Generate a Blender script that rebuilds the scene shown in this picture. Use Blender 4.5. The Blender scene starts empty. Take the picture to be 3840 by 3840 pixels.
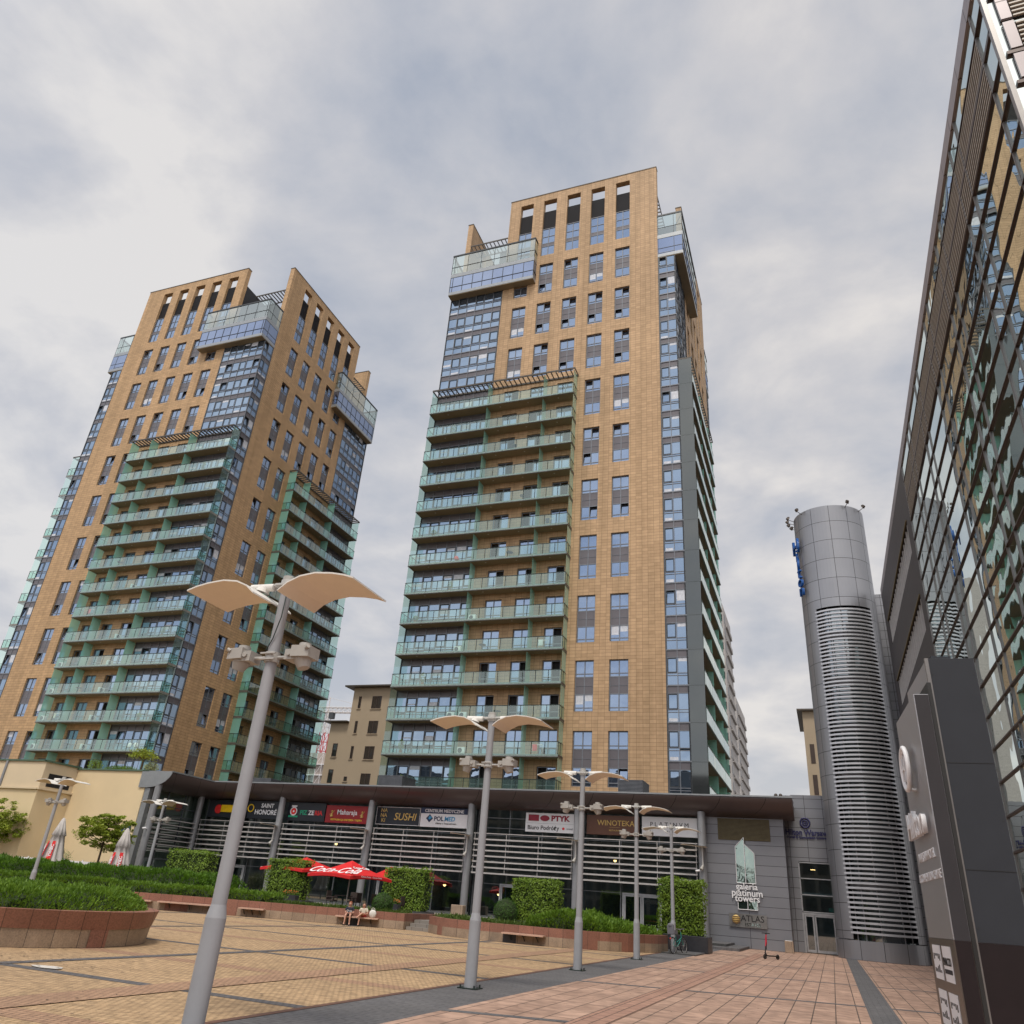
import bpy, bmesh, math, random
from mathutils import Vector, Matrix
random.seed(7)
PI=math.pi
scene=bpy.context.scene
COL=scene.collection
R=math.radians
# ------------------------------------------------------------------ camera
cam_d=bpy.data.cameras.new("camera"); cam=bpy.data.objects.new("camera",cam_d); COL.objects.link(cam)
cam_d.sensor_width=36; cam_d.sensor_fit='HORIZONTAL'; cam_d.lens=27.0; cam_d.clip_start=.1; cam_d.clip_end=3000
ya,pi_,ro=R(22.3),R(26.75),R(4.56)
f=Vector((-math.sin(ya)*math.cos(pi_),math.cos(ya)*math.cos(pi_),math.sin(pi_)))
r=Vector((math.cos(ya),math.sin(ya),0)); u=r.cross(f)
r2=r*math.cos(ro)+u*math.sin(ro); u2=-r*math.sin(ro)+u*math.cos(ro)
m=Matrix((r2,u2,-f)).transposed().to_4x4(); m.translation=Vector((0,0,1.65))
cam.matrix_world=m
scene.camera=cam
scene.view_settings.view_transform='Standard'; scene.view_settings.look='None'
scene.view_settings.exposure=0.58; scene.view_settings.gamma=1
scene.cycles.max_bounces=8; scene.cycles.transparent_max_bounces=24; scene.cycles.diffuse_bounces=4; scene.cycles.glossy_bounces=4
scene.cycles.caustics_reflective=False; scene.cycles.caustics_refractive=False
# ------------------------------------------------------------------ materials
def nodes(name):
    m=bpy.data.materials.new(name); m.use_nodes=True; nt=m.node_tree; nt.nodes.clear()
    o=nt.nodes.new('ShaderNodeOutputMaterial'); return m,nt,o
def N(nt,t,**k):
    n=nt.nodes.new(t)
    for a,b in k.items():
        if a in n.inputs: n.inputs[a].default_value=b
        else: setattr(n,a,b)
    return n
def c4(c): return (c[0],c[1],c[2],1)
def lnk(nt,a,b): nt.links.new(a,b)
def ramp(nt,fac,stops):
    n=N(nt,'ShaderNodeValToRGB'); e=n.color_ramp.elements
    while len(e)<len(stops): e.new(.5)
    for i,(p,c) in enumerate(stops): e[i].position=p; e[i].color=c4(c)
    lnk(nt,fac,n.inputs[0]); return n.outputs[0]
def mixc(nt,fac,a,b,mode='MIX'):
    n=N(nt,'ShaderNodeMix'); n.data_type='RGBA'; n.blend_type=mode
    def s(i,v):
        if isinstance(v,(tuple,list)): n.inputs[i].default_value=c4(v)
        elif isinstance(v,(int,float)): n.inputs[i].default_value=v
        else: lnk(nt,v,n.inputs[i])
    s(0,fac); s(6,a); s(7,b); return n.outputs[2]
def vary(c,k): return tuple(min(1,x*k) for x in c)
def mat(name,col,rough=.6,metal=0,var=.18,scale=3.0,bump=0.0,bscale=None,spec=.5,dirt=0.0):
    """plain surface with noise variation of tone and roughness"""
    m,nt,o=nodes(name); p=N(nt,'ShaderNodeBsdfPrincipled'); p.inputs['Metallic'].default_value=metal
    p.inputs['Specular IOR Level'].default_value=spec
    tc=N(nt,'ShaderNodeTexCoord'); nz=N(nt,'ShaderNodeTexNoise'); nz.inputs['Scale'].default_value=scale; nz.inputs['Detail'].default_value=6; nz.inputs['Roughness'].default_value=.65
    lnk(nt,tc.outputs['Object'],nz.inputs['Vector'])
    col_=ramp(nt,nz.outputs[0],[(.3,vary(col,1-var)),(.7,vary(col,1+var))])
    if dirt>0:
        n2=N(nt,'ShaderNodeTexNoise'); n2.inputs['Scale'].default_value=scale*.17; n2.inputs['Detail'].default_value=5
        lnk(nt,tc.outputs['Object'],n2.inputs['Vector'])
        f_=ramp(nt,n2.outputs[0],[(.45,(0,0,0)),(.75,(1,1,1))])
        mm=N(nt,'ShaderNodeMath',operation='MULTIPLY'); lnk(nt,f_,mm.inputs[0]); mm.inputs[1].default_value=dirt
        col_=mixc(nt,mm.outputs[0],col_,vary(col,.45))
    lnk(nt,col_,p.inputs['Base Color'])
    rr=N(nt,'ShaderNodeMapRange'); rr.inputs[3].default_value=max(0,rough-.08); rr.inputs[4].default_value=min(1,rough+.1)
    lnk(nt,nz.outputs[0],rr.inputs[0]); lnk(nt,rr.outputs[0],p.inputs['Roughness'])
    if bump>0:
        b=N(nt,'ShaderNodeBump'); b.inputs['Strength'].default_value=bump; b.inputs['Distance'].default_value=.02
        n3=N(nt,'ShaderNodeTexNoise'); n3.inputs['Scale'].default_value=bscale or scale*8; n3.inputs['Detail'].default_value=4
        lnk(nt,tc.outputs['Object'],n3.inputs['Vector']); lnk(nt,n3.outputs[0],b.inputs['Height']); lnk(nt,b.outputs[0],p.inputs['Normal'])
    lnk(nt,p.outputs[0],o.inputs[0]); return m
def tiles(name,c1,c2,mortar,w,h,ms=.012,offset=0.5,axes='xz',rough=.65,metal=0,var=.12,bump=.3,rot=0,nscale=.25,dirt=.25,org=(0,0),squash=1,spec=.5,grain=0,fine=20,streak=0):
    m,nt,o=nodes(name); p=N(nt,'ShaderNodeBsdfPrincipled'); p.inputs['Metallic'].default_value=metal; p.inputs['Roughness'].default_value=rough; p.inputs['Specular IOR Level'].default_value=spec
    tc=N(nt,'ShaderNodeTexCoord'); sp=N(nt,'ShaderNodeSeparateXYZ'); lnk(nt,tc.outputs['Object'],sp.inputs[0])
    cb=N(nt,'ShaderNodeCombineXYZ')
    if axes=='xz':
        ad=N(nt,'ShaderNodeMath',operation='ADD'); lnk(nt,sp.outputs[0],ad.inputs[0]); lnk(nt,sp.outputs[1],ad.inputs[1])
        lnk(nt,ad.outputs[0],cb.inputs[0]); lnk(nt,sp.outputs[2],cb.inputs[1])
    else:
        lnk(nt,sp.outputs[0],cb.inputs[0]); lnk(nt,sp.outputs[1],cb.inputs[1])
    mp=N(nt,'ShaderNodeMapping'); mp.inputs['Rotation'].default_value=(0,0,rot); mp.inputs['Location'].default_value=(org[0],org[1],0)
    lnk(nt,cb.outputs[0],mp.inputs[0])
    br=N(nt,'ShaderNodeTexBrick'); br.offset=offset; br.squash=squash
    br.inputs['Scale'].default_value=1; br.inputs['Brick Width'].default_value=w; br.inputs['Row Height'].default_value=h; br.inputs['Mortar Size'].default_value=ms; br.inputs['Mortar Smooth'].default_value=.1; br.inputs['Bias'].default_value=0
    br.inputs['Color1'].default_value=c4(c1); br.inputs['Color2'].default_value=c4(c2); br.inputs['Mortar'].default_value=c4(mortar)
    lnk(nt,mp.outputs[0],br.inputs['Vector'])
    nz=N(nt,'ShaderNodeTexNoise'); nz.inputs['Scale'].default_value=nscale; nz.inputs['Detail'].default_value=7; nz.inputs['Roughness'].default_value=.6; lnk(nt,tc.outputs['Object'],nz.inputs['Vector'])
    g=ramp(nt,nz.outputs[0],[(.3,(1-dirt,1-dirt,1-dirt)),(.7,(1,1,1))])
    col=mixc(nt,1,br.outputs['Color'],g,'MULTIPLY')
    if grain>0:
        n2=N(nt,'ShaderNodeTexNoise'); n2.inputs['Scale'].default_value=fine; n2.inputs['Detail'].default_value=4; lnk(nt,tc.outputs['Object'],n2.inputs['Vector'])
        g2=ramp(nt,n2.outputs[0],[(.35,(1-grain,1-grain,1-grain)),(.6,(1,1,1))]); col=mixc(nt,1,col,g2,'MULTIPLY')
    if streak>0:
        ms_=N(nt,'ShaderNodeMapping'); ms_.inputs['Scale'].default_value=(1.1,1.1,.045); lnk(nt,tc.outputs['Object'],ms_.inputs[0])
        n3=N(nt,'ShaderNodeTexNoise'); n3.inputs['Scale'].default_value=1.0; n3.inputs['Detail'].default_value=5; lnk(nt,ms_.outputs[0],n3.inputs['Vector'])
        g3=ramp(nt,n3.outputs[0],[(.35,(1-streak,1-streak,1-streak*1.1)),(.58,(1,1,1))]); col=mixc(nt,1,col,g3,'MULTIPLY')
    lnk(nt,col,p.inputs['Base Color'])
    b=N(nt,'ShaderNodeBump'); b.invert=True; b.inputs['Strength'].default_value=bump; b.inputs['Distance'].default_value=.01
    lnk(nt,br.outputs['Fac'],b.inputs['Height']); lnk(nt,b.outputs[0],p.inputs['Normal'])
    lnk(nt,p.outputs[0],o.inputs[0]); return m
def fres(nt,r0,r1=1.0,pw=4.0):
    lw=N(nt,'ShaderNodeLayerWeight'); lw.inputs['Blend'].default_value=.5
    po=N(nt,'ShaderNodeMath',operation='POWER'); lnk(nt,lw.outputs['Facing'],po.inputs[0]); po.inputs[1].default_value=pw
    mr=N(nt,'ShaderNodeMapRange'); mr.inputs[3].default_value=r0; mr.inputs[4].default_value=r1; lnk(nt,po.outputs[0],mr.inputs[0]); return mr
def mirror_glass(name,col,rough=.02,wob=.05,wscale=.6,dark=(.02,.03,.04),fac=.7,cell=None):
    """coated reflective glazing: tinted mirror over a dark body; every pane slightly out of true"""
    m,nt,o=nodes(name)
    g=N(nt,'ShaderNodeBsdfGlossy'); g.inputs['Color'].default_value=c4(col); g.inputs['Roughness'].default_value=rough
    d=N(nt,'ShaderNodeBsdfDiffuse'); d.inputs['Color'].default_value=c4(dark)
    mr=fres(nt,fac)
    mx=N(nt,'ShaderNodeMixShader'); lnk(nt,mr.outputs[0],mx.inputs[0]); lnk(nt,d.outputs[0],mx.inputs[1]); lnk(nt,g.outputs[0],mx.inputs[2])
    tc=N(nt,'ShaderNodeTexCoord'); nz=N(nt,'ShaderNodeTexNoise'); nz.inputs['Scale'].default_value=wscale; nz.inputs['Detail'].default_value=1.5
    lnk(nt,tc.outputs['Object'],nz.inputs['Vector'])
    b=N(nt,'ShaderNodeBump'); b.inputs['Strength'].default_value=1; b.inputs['Distance'].default_value=wob
    lnk(nt,nz.outputs[0],b.inputs['Height']); lnk(nt,b.outputs[0],g.inputs['Normal'])
    n2=N(nt,'ShaderNodeTexNoise'); n2.inputs['Scale'].default_value=.35; lnk(nt,tc.outputs['Object'],n2.inputs['Vector'])
    lnk(nt,mixc(nt,n2.outputs[0],vary(col,.82),vary(col,1.1)),g.inputs['Color'])
    lnk(nt,mx.outputs[0],o.inputs[0]); return m
def clear_glass(name,tint,refl=.12,rough=.03,body=None,bodyfac=0.0):
    m,nt,o=nodes(name)
    t=N(nt,'ShaderNodeBsdfTransparent'); t.inputs[0].default_value=c4(tint)
    g=N(nt,'ShaderNodeBsdfGlossy'); g.inputs['Roughness'].default_value=rough; g.inputs['Color'].default_value=c4((.9,.97,.95))
    mr=fres(nt,refl,1.0,2.6)
    mx=N(nt,'ShaderNodeMixShader'); lnk(nt,mr.outputs[0],mx.inputs[0])
    if body:
        d=N(nt,'ShaderNodeBsdfTranslucent'); d.inputs[0].default_value=c4(body)
        d2=N(nt,'ShaderNodeBsdfDiffuse'); d2.inputs[0].default_value=c4(body)
        a=N(nt,'ShaderNodeMixShader'); a.inputs[0].default_value=.5; lnk(nt,d.outputs[0],a.inputs[1]); lnk(nt,d2.outputs[0],a.inputs[2])
        b=N(nt,'ShaderNodeMixShader'); b.inputs[0].default_value=bodyfac; lnk(nt,t.outputs[0],b.inputs[1]); lnk(nt,a.outputs[0],b.inputs[2])
        lnk(nt,b.outputs[0],mx.inputs[1])
    else: lnk(nt,t.outputs[0],mx.inputs[1])
    lnk(nt,g.outputs[0],mx.inputs[2]); lnk(nt,mx.outputs[0],o.inputs[0]); return m
def leaf(name,c1,c2,scale=1.5):
    m,nt,o=nodes(name); tc=N(nt,'ShaderNodeTexCoord'); nz=N(nt,'ShaderNodeTexNoise'); nz.inputs['Scale'].default_value=scale; nz.inputs['Detail'].default_value=8; nz.inputs['Roughness'].default_value=.75
    lnk(nt,tc.outputs['Object'],nz.inputs['Vector'])
    c=ramp(nt,nz.outputs[0],[(.32,c1),(.68,c2)])
    d=N(nt,'ShaderNodeBsdfPrincipled'); d.inputs['Roughness'].default_value=.55; lnk(nt,c,d.inputs['Base Color'])
    t=N(nt,'ShaderNodeBsdfTranslucent'); lnk(nt,c,t.inputs[0])
    mx=N(nt,'ShaderNodeMixShader'); mx.inputs[0].default_value=.3; lnk(nt,d.outputs[0],mx.inputs[1]); lnk(nt,t.outputs[0],mx.inputs[2]); lnk(nt,mx.outputs[0],o.inputs[0]); return m
def emit(name,c,s):
    m,nt,o=nodes(name); e=N(nt,'ShaderNodeEmission'); e.inputs[0].default_value=c4(c); e.inputs[1].default_value=s; lnk(nt,e.outputs[0],o.inputs[0]); return m
MT={}
MT['brickC']=tiles('terracotta_tiles_stacked',(.555,.37,.215),(.455,.30,.17),(.24,.155,.085),.60,.3345,.015,0,streak=.16,dirt=.14,nscale=.09,spec=.3,grain=.08,fine=3)
MT['brickL']=tiles('terracotta_tiles_bond',(.57,.37,.20),(.47,.305,.165),(.24,.155,.085),.95,.3345,.016,.5,streak=.16,dirt=.14,nscale=.09,spec=.3,grain=.08,fine=3)
MT['cope']=mat('coping_metal',(.09,.075,.06),.4,.3)
MT['frame']=mat('window_frame_metal',(.17,.18,.20),.4,.4,scale=2)
MT['dframe']=mat('dark_window_frame',(.05,.055,.06),.45,.3)
MT['spandrel']=mat('spandrel_panel',(.115,.105,.115),.35,.1,var=.12,scale=.5)
MT['wglass']=mirror_glass('window_glass',(.45,.57,.76),.015,.012,.8,fac=.52,dark=(.05,.06,.085))
MT['cglass']=mirror_glass('curtain_glass',(.43,.56,.73),.015,.018,.5,fac=.5,dark=(.05,.065,.09))
MT['boxglass']=mirror_glass('penthouse_glass',(.44,.53,.72),.015,.02,.3,fac=.55,dark=(.05,.06,.10))
MT['void']=mat('dark_room',(.012,.012,.014),.9)
MT['curtain']=mat('window_blind',(.55,.57,.62),.8)
MT['fascia']=mat('light_metal_fascia',(.30,.315,.325),.35,.5,var=.08)
MT['soffit']=mat('balcony_soffit',(.26,.21,.14),.8,var=.1,scale=.6,dirt=.2)
MT['slabedge']=mat('balcony_edge_metal',(.22,.235,.22),.4,.5)
MT['rail']=mat('dark_rail_metal',(.030,.045,.040),.4,.5)
MT['balglass']=clear_glass('green_balcony_glass',(.70,.92,.84),.12,.02,(.46,.72,.64),.13)
MT['darkscreen']=clear_glass('shade_tinted_end_screen',(.16,.18,.18),.10,.05,(.075,.08,.085),.75)  # end screen glass with the darkness behind it put into the colour
MT['screen']=clear_glass('frosted_green_screen',(.60,.90,.80),.06,.2,(.36,.78,.66),.68)
MT['terraceglass']=clear_glass('terrace_glass',(.62,.74,.72),.22,.02,(.35,.42,.42),.15)
MT['plant']=mat('plant_room_cladding',(.022,.022,.027),.7)
MT['pent']=mat('penthouse_render',(.12,.12,.12),.7)
MT['pergola']=mat('pergola_steel',(.075,.065,.055),.5,.4)
MT['lampw']=emit('ceiling_lamp_glow',(1,.8,.55),1.2)
MT['conc']=mat('concrete_core',(.12,.11,.10),.9)
# ------------------------------------------------------------------ mesh helpers
class B:
    def __init__(s): s.bm=bmesh.new()
    def quad(s,pts,mi=0):
        try: fc=s.bm.faces.new([s.bm.verts.new(p) for p in pts]); fc.material_index=mi; return fc
        except ValueError: return None
    def box(s,x0,x1,y0,y1,z0,z1,mi=0):
        if x0>x1:x0,x1=x1,x0
        if y0>y1:y0,y1=y1,y0
        if z0>z1:z0,z1=z1,z0
        v=[s.bm.verts.new(p) for p in ((x0,y0,z0),(x1,y0,z0),(x1,y1,z0),(x0,y1,z0),(x0,y0,z1),(x1,y0,z1),(x1,y1,z1),(x0,y1,z1))]
        for q in ((0,3,2,1),(4,5,6,7),(0,1,5,4),(1,2,6,5),(2,3,7,6),(3,0,4,7)):
            s.bm.faces.new([v[i] for i in q]).material_index=mi
        return s
    def prism(s,pts,z0,z1,mi=0):
        a=sum(pts[i][0]*pts[(i+1)%len(pts)][1]-pts[(i+1)%len(pts)][0]*pts[i][1] for i in range(len(pts)))
        if a<0: pts=pts[::-1]
        b=[s.bm.verts.new((x,y,z0)) for x,y in pts]; t=[s.bm.verts.new((x,y,z1)) for x,y in pts]; n=len(pts)
        s.bm.faces.new(b[::-1]).material_index=mi; s.bm.faces.new(t).material_index=mi
        for i in range(n): s.bm.faces.new((b[i],b[(i+1)%n],t[(i+1)%n],t[i])).material_index=mi
        return s
    def tube(s,p0,p1,r0,r1=None,n=10,mi=0,cap=True):
        r1=r0 if r1 is None else r1
        p0=Vector(p0);p1=Vector(p1);d=(p1-p0)
        if d.length<1e-6: return s
        d.normalize(); a=d.orthogonal().normalized(); b=d.cross(a)
        A=[];Bv=[]
        for i in range(n):
            t=2*PI*i/n; o=a*math.cos(t)+b*math.sin(t)
            A.append(s.bm.verts.new(p0+o*r0)); Bv.append(s.bm.verts.new(p1+o*r1))
        for i in range(n):
            fc=s.bm.faces.new((A[i],A[(i+1)%n],Bv[(i+1)%n],Bv[i])); fc.material_index=mi; fc.smooth=True
        if cap:
            s.bm.faces.new([s.bm.verts.new(v.co) for v in A[::-1]]).material_index=mi; s.bm.faces.new([s.bm.verts.new(v.co) for v in Bv]).material_index=mi
        return s
    def path(s,pts,rad,n=8,mi=0):
        for i in range(len(pts)-1):
            ra=rad[i] if isinstance(rad,(list,tuple)) else rad; rb=rad[i+1] if isinstance(rad,(list,tuple)) else rad
            s.tube(pts[i],pts[i+1],ra,rb,n,mi)
        return s
    def ball(s,c,r,sx=1,sy=1,sz=1,u=12,v=8,mi=0):
        mt=Matrix.Translation(c)@Matrix.Diagonal((sx,sy,sz,1))
        ret=bmesh.ops.create_uvsphere(s.bm,u_segments=u,v_segments=v,radius=r,matrix=mt)
        for vv in ret['verts']:
            for fc in vv.link_faces: fc.material_index=mi; fc.smooth=True
        return s
    def torus(s,c,R_,r_,ax='y',n=28,k=6,mi=0,a0=0,a1=2*PI):
        c=Vector(c); rings=[]; full=abs(a1-a0-2*PI)<1e-4; cnt=n if full else n+1
        for i in range(cnt):
            t=a0+(a1-a0)*i/n; ring=[]
            for j in range(k):
                p=2*PI*j/k; rr=R_+r_*math.cos(p); h=r_*math.sin(p)
                q={'y':(rr*math.cos(t),h,rr*math.sin(t)),'z':(rr*math.cos(t),rr*math.sin(t),h),'x':(h,rr*math.cos(t),rr*math.sin(t))}[ax]
                ring.append(s.bm.verts.new(c+Vector(q)))
            rings.append(ring)
        for i in range(n if full else n):
            A=rings[i];D=rings[(i+1)%cnt]
            for j in range(k):
                fc=s.bm.faces.new((A[j],A[(j+1)%k],D[(j+1)%k],D[j])); fc.material_index=mi; fc.smooth=True
        return s
    def sheet(s,x0,x1,y0,y1,z,mi=0): s.quad([(x0,y0,z),(x1,y0,z),(x1,y1,z),(x0,y1,z)],mi); return s
    def mesh(s,name,mats,recalc=True,bevel=0):
        if recalc: bmesh.ops.recalc_face_normals(s.bm,faces=s.bm.faces)
        if bevel: bmesh.ops.bevel(s.bm,geom=list(s.bm.edges),offset=bevel,segments=1,affect='EDGES')
        me=bpy.data.meshes.new(name); s.bm.to_mesh(me); s.bm.free()
        for m_ in (mats if isinstance(mats,(list,tuple)) else [mats]): me.materials.append(MT[m_] if isinstance(m_,str) else m_)
        return me
def link(name,me,parent=None,loc=(0,0,0),rz=0,label=None):
    o=bpy.data.objects.new(name,me); COL.objects.link(o); o.location=loc; o.rotation_euler=(0,0,rz)
    if parent is not None: o.parent=parent
    if label: o['label']=label
    return o
def mk(name,b,mats,parent=None,loc=(0,0,0),rz=0,label=None,recalc=True,bevel=0):
    return link(name,b.mesh(name,mats,recalc,bevel),parent,loc,rz,label)
def tag(o,label,cat,group=None,kind=None):
    if label: o['label']=label
    if cat: o['category']=cat
    if group: o['group']=group
    if kind: o['kind']=kind
    return o
def thing(name,label,cat,loc=(0,0,0),rz=0,group=None):
    return tag(link(name,None,None,loc,rz),label,cat,group)
def structure(o): o['kind']='structure'; return o
def copy_tree(o,parent=None):
    c=o.copy(); COL.objects.link(c)
    if parent is not None: c.parent=parent
    for ch in list(o.children): copy_tree(ch,c)
    return c
def dup(root,loc,rz,label,group=None):
    c=copy_tree(root); c.location=loc; c.rotation_euler=(0,0,rz); c['label']=label
    if group: c['group']=group
    return c
_tc={}
def text_mesh(body,size,ext=.01,align='CENTER',shear=0,sx=1,bold=0):
    cu=bpy.data.curves.new('lettering','FONT'); cu.body=body; cu.size=size; cu.extrude=ext; cu.align_x=align; cu.align_y='CENTER'; cu.shear=shear; cu.offset=bold
    cu.resolution_u=3
    o=bpy.data.objects.new('tmp',cu); COL.objects.link(o); dg=bpy.context.evaluated_depsgraph_get()
    me=bpy.data.meshes.new_from_object(o.evaluated_get(dg)); bpy.data.objects.remove(o); bpy.data.curves.remove(cu)
    # stand it upright facing -Y
    me.transform(Matrix.Rotation(PI/2,4,'X')@Matrix.Diagonal((sx,1,1,1))); return me
def letters(body,size,m_,parent,loc,rz=0,name='lettering',**k):
    me=text_mesh(body,size,**k); me.materials.clear(); me.materials.append(MT[m_] if isinstance(m_,str) else m_)
    return link(name,me,parent,loc,rz)
# ------------------------------------------------------------------ world and sun
w=bpy.data.worlds.new("World"); scene.world=w; w.use_nodes=True; nt=w.node_tree; nt.nodes.clear()
out=N(nt,'ShaderNodeOutputWorld'); bg=N(nt,'ShaderNodeBackground'); bg.inputs[1].default_value=.1
SUN_EL,SUN_AZ=R(62),R(168)   # azimuth clockwise from +Y: behind the camera, a little to the left
sky=N(nt,'ShaderNodeTexSky'); sky.sky_type='NISHITA'; sky.sun_disc=False; sky.sun_elevation=SUN_EL; sky.sun_rotation=SUN_AZ; sky.air_density=1.2; sky.dust_density=2
tc=N(nt,'ShaderNodeTexCoord'); sp=N(nt,'ShaderNodeSeparateXYZ'); lnk(nt,tc.outputs['Generated'],sp.inputs[0])
az=N(nt,'ShaderNodeMath',operation='ADD'); lnk(nt,sp.outputs[2],az.inputs[0]); az.inputs[1].default_value=.22
mx_=N(nt,'ShaderNodeMath',operation='MAXIMUM'); lnk(nt,az.outputs[0],mx_.inputs[0]); mx_.inputs[1].default_value=.08
dx=N(nt,'ShaderNodeMath',operation='DIVIDE'); lnk(nt,sp.outputs[0],dx.inputs[0]); lnk(nt,mx_.outputs[0],dx.inputs[1])
dy=N(nt,'ShaderNodeMath',operation='DIVIDE'); lnk(nt,sp.outputs[1],dy.inputs[0]); lnk(nt,mx_.outputs[0],dy.inputs[1])
cb=N(nt,'ShaderNodeCombineXYZ'); lnk(nt,dx.outputs[0],cb.inputs[0]); lnk(nt,dy.outputs[0],cb.inputs[1])
n1=N(nt,'ShaderNodeTexNoise'); n1.inputs['Scale'].default_value=.85; n1.inputs['Detail'].default_value=9; n1.inputs['Roughness'].default_value=.52; n1.inputs['Distortion'].default_value=.35
lnk(nt,cb.outputs[0],n1.inputs['Vector'])
n2=N(nt,'ShaderNodeTexNoise'); n2.inputs['Scale'].default_value=3.1; n2.inputs['Detail'].default_value=8; n2.inputs['Roughness'].default_value=.55; n2.inputs['Distortion'].default_value=.2
lnk(nt,cb.outputs[0],n2.inputs['Vector'])
mm=N(nt,'ShaderNodeMix'); mm.data_type='FLOAT'; mm.inputs[0].default_value=.5; lnk(nt,n1.outputs[0],mm.inputs[2]); lnk(nt,n2.outputs[0],mm.inputs[3])
cloud=ramp(nt,mm.outputs[0],[(.40,(2.9,3.1,3.55)),(.46,(3.7,3.75,4.0)),(.51,(4.4,4.3,4.35)),(.58,(5.7,5.4,5.1))])
# paler and warmer towards the horizon
hz=N(nt,'ShaderNodeMapRange'); hz.inputs[1].default_value=0; hz.inputs[2].default_value=.42; hz.inputs[3].default_value=.6; hz.inputs[4].default_value=0; lnk(nt,sp.outputs[2],hz.inputs[0])
cloud=mixc(nt,hz.outputs[0],cloud,(5.1,4.75,4.5))
# unseen overcast on the sun side, brightened to light front faces and ground
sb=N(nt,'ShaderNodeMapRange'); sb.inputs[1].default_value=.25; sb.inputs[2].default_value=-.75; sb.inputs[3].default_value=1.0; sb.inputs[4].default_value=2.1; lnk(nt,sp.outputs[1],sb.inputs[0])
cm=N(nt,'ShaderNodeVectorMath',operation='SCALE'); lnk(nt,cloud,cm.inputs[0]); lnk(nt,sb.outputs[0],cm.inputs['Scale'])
# slight bluish side to the left
lx=N(nt,'ShaderNodeMapRange'); lx.inputs[1].default_value=0; lx.inputs[2].default_value=-.8; lx.inputs[3].default_value=0; lx.inputs[4].default_value=.55; lnk(nt,sp.outputs[0],lx.inputs[0])
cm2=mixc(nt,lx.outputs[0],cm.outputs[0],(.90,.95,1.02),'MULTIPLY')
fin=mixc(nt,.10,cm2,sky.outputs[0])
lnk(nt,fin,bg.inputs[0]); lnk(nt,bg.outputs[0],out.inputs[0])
sd=bpy.data.lights.new('sun','SUN'); sd.energy=1.5; sd.angle=R(14); sd.color=(1,.93,.82)
so=bpy.data.objects.new('sun',sd); COL.objects.link(so)
sv=Vector((math.sin(SUN_AZ)*math.cos(SUN_EL),math.cos(SUN_AZ)*math.cos(SUN_EL),math.sin(SUN_EL)))
so.rotation_euler=sv.to_track_quat('Z','Y').to_euler(); so.location=(0,-40,80)
# ================================================================== residential towers
H2=14.925; WT=29.85; FL=3.345
COLS=[9.0+3.36*i for i in range(5)]; CW=1.86
GZ=[71.1,64.5,57.9]+[51.3-6.69*i for i in range(8)]
SLABS=[53.6-FL*i for i in range(16)]
def ordinal(n): return ['lowest','second','third','fourth','fifth','sixth','seventh','eighth','ninth','tenth','eleventh','twelfth'][n]
def grid_wall(b,xs,zs,holes,yf,yb,mi=0,mapx=lambda x:x):
    """slab from yf (outer) to yb (inner) with rectangular holes"""
    for h in holes: xs=xs+[h[0],h[1]]; zs=zs+[h[2],h[3]]
    xs=sorted(set(round(x,4) for x in xs)); zs=sorted(set(round(z,4) for z in zs))
    def inhole(xa,xb,za,zb):
        xm=(xa+xb)/2; zm=(za+zb)/2
        return any(h[0]<xm<h[1] and h[2]<zm<h[3] for h in holes)
    for i in range(len(xs)-1):
        run=None
        for j in range(len(zs)-1):
            ok=not inhole(xs[i],xs[i+1],zs[j],zs[j+1])
            if ok and run is None: run=zs[j]
            if (not ok or j==len(zs)-2) and run is not None:
                top=zs[j+1] if ok else zs[j]
                for yy in (yf,yb): b.quad([(mapx(xs[i]),yy,run),(mapx(xs[i+1]),yy,run),(mapx(xs[i+1]),yy,top),(mapx(xs[i]),yy,top)],mi)
                run=None
    for h in holes:
        a,c_,d,e=h
        for q in ([(a,d),(a,e)],[(c_,d),(c_,e)],[(a,d),(c_,d)],[(a,e),(c_,e)]):
            (x1,z1),(x2,z2)=q
            b.quad([(mapx(x1),yf,z1),(mapx(x2),yf,z2),(mapx(x2),yb,z2),(mapx(x1),yb,z1)],mi)
    X0,X1,Z0,Z1=xs[0],xs[-1],zs[0],zs[-1]
    for q in ([(X0,Z0),(X0,Z1)],[(X1,Z0),(X1,Z1)],[(X0,Z1),(X1,Z1)]):
        (x1,z1),(x2,z2)=q
        b.quad([(mapx(x1),yf,z1),(mapx(x2),yf,z2),(mapx(x2),yb,z2),(mapx(x1),yb,z1)],mi)
def bars(b,x0,x1,z0,z1,y,nx,th=.05,dp=.06,rows=(),mi=0):
    """frame of a glazed field: outline, nx equal bays, horizontal bars at the heights in rows"""
    b.box(x0,x1,y-dp,y+dp,z0,z0+th,mi); b.box(x0,x1,y-dp,y+dp,z1-th,z1,mi)
    for i in range(nx+1):
        x=x0+(x1-x0)*i/nx; xa=min(max(x-th/2,x0),x1-th); b.box(xa,xa+th,y-dp*.8,y+dp*.8,z0+th,z1-th,mi)
    for z in rows: b.box(x0+th,x1-th,y-dp*.6,y+dp*.6,z-th/2,z+th/2,mi)
random.seed(11)
TOWER_MESH={}
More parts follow.
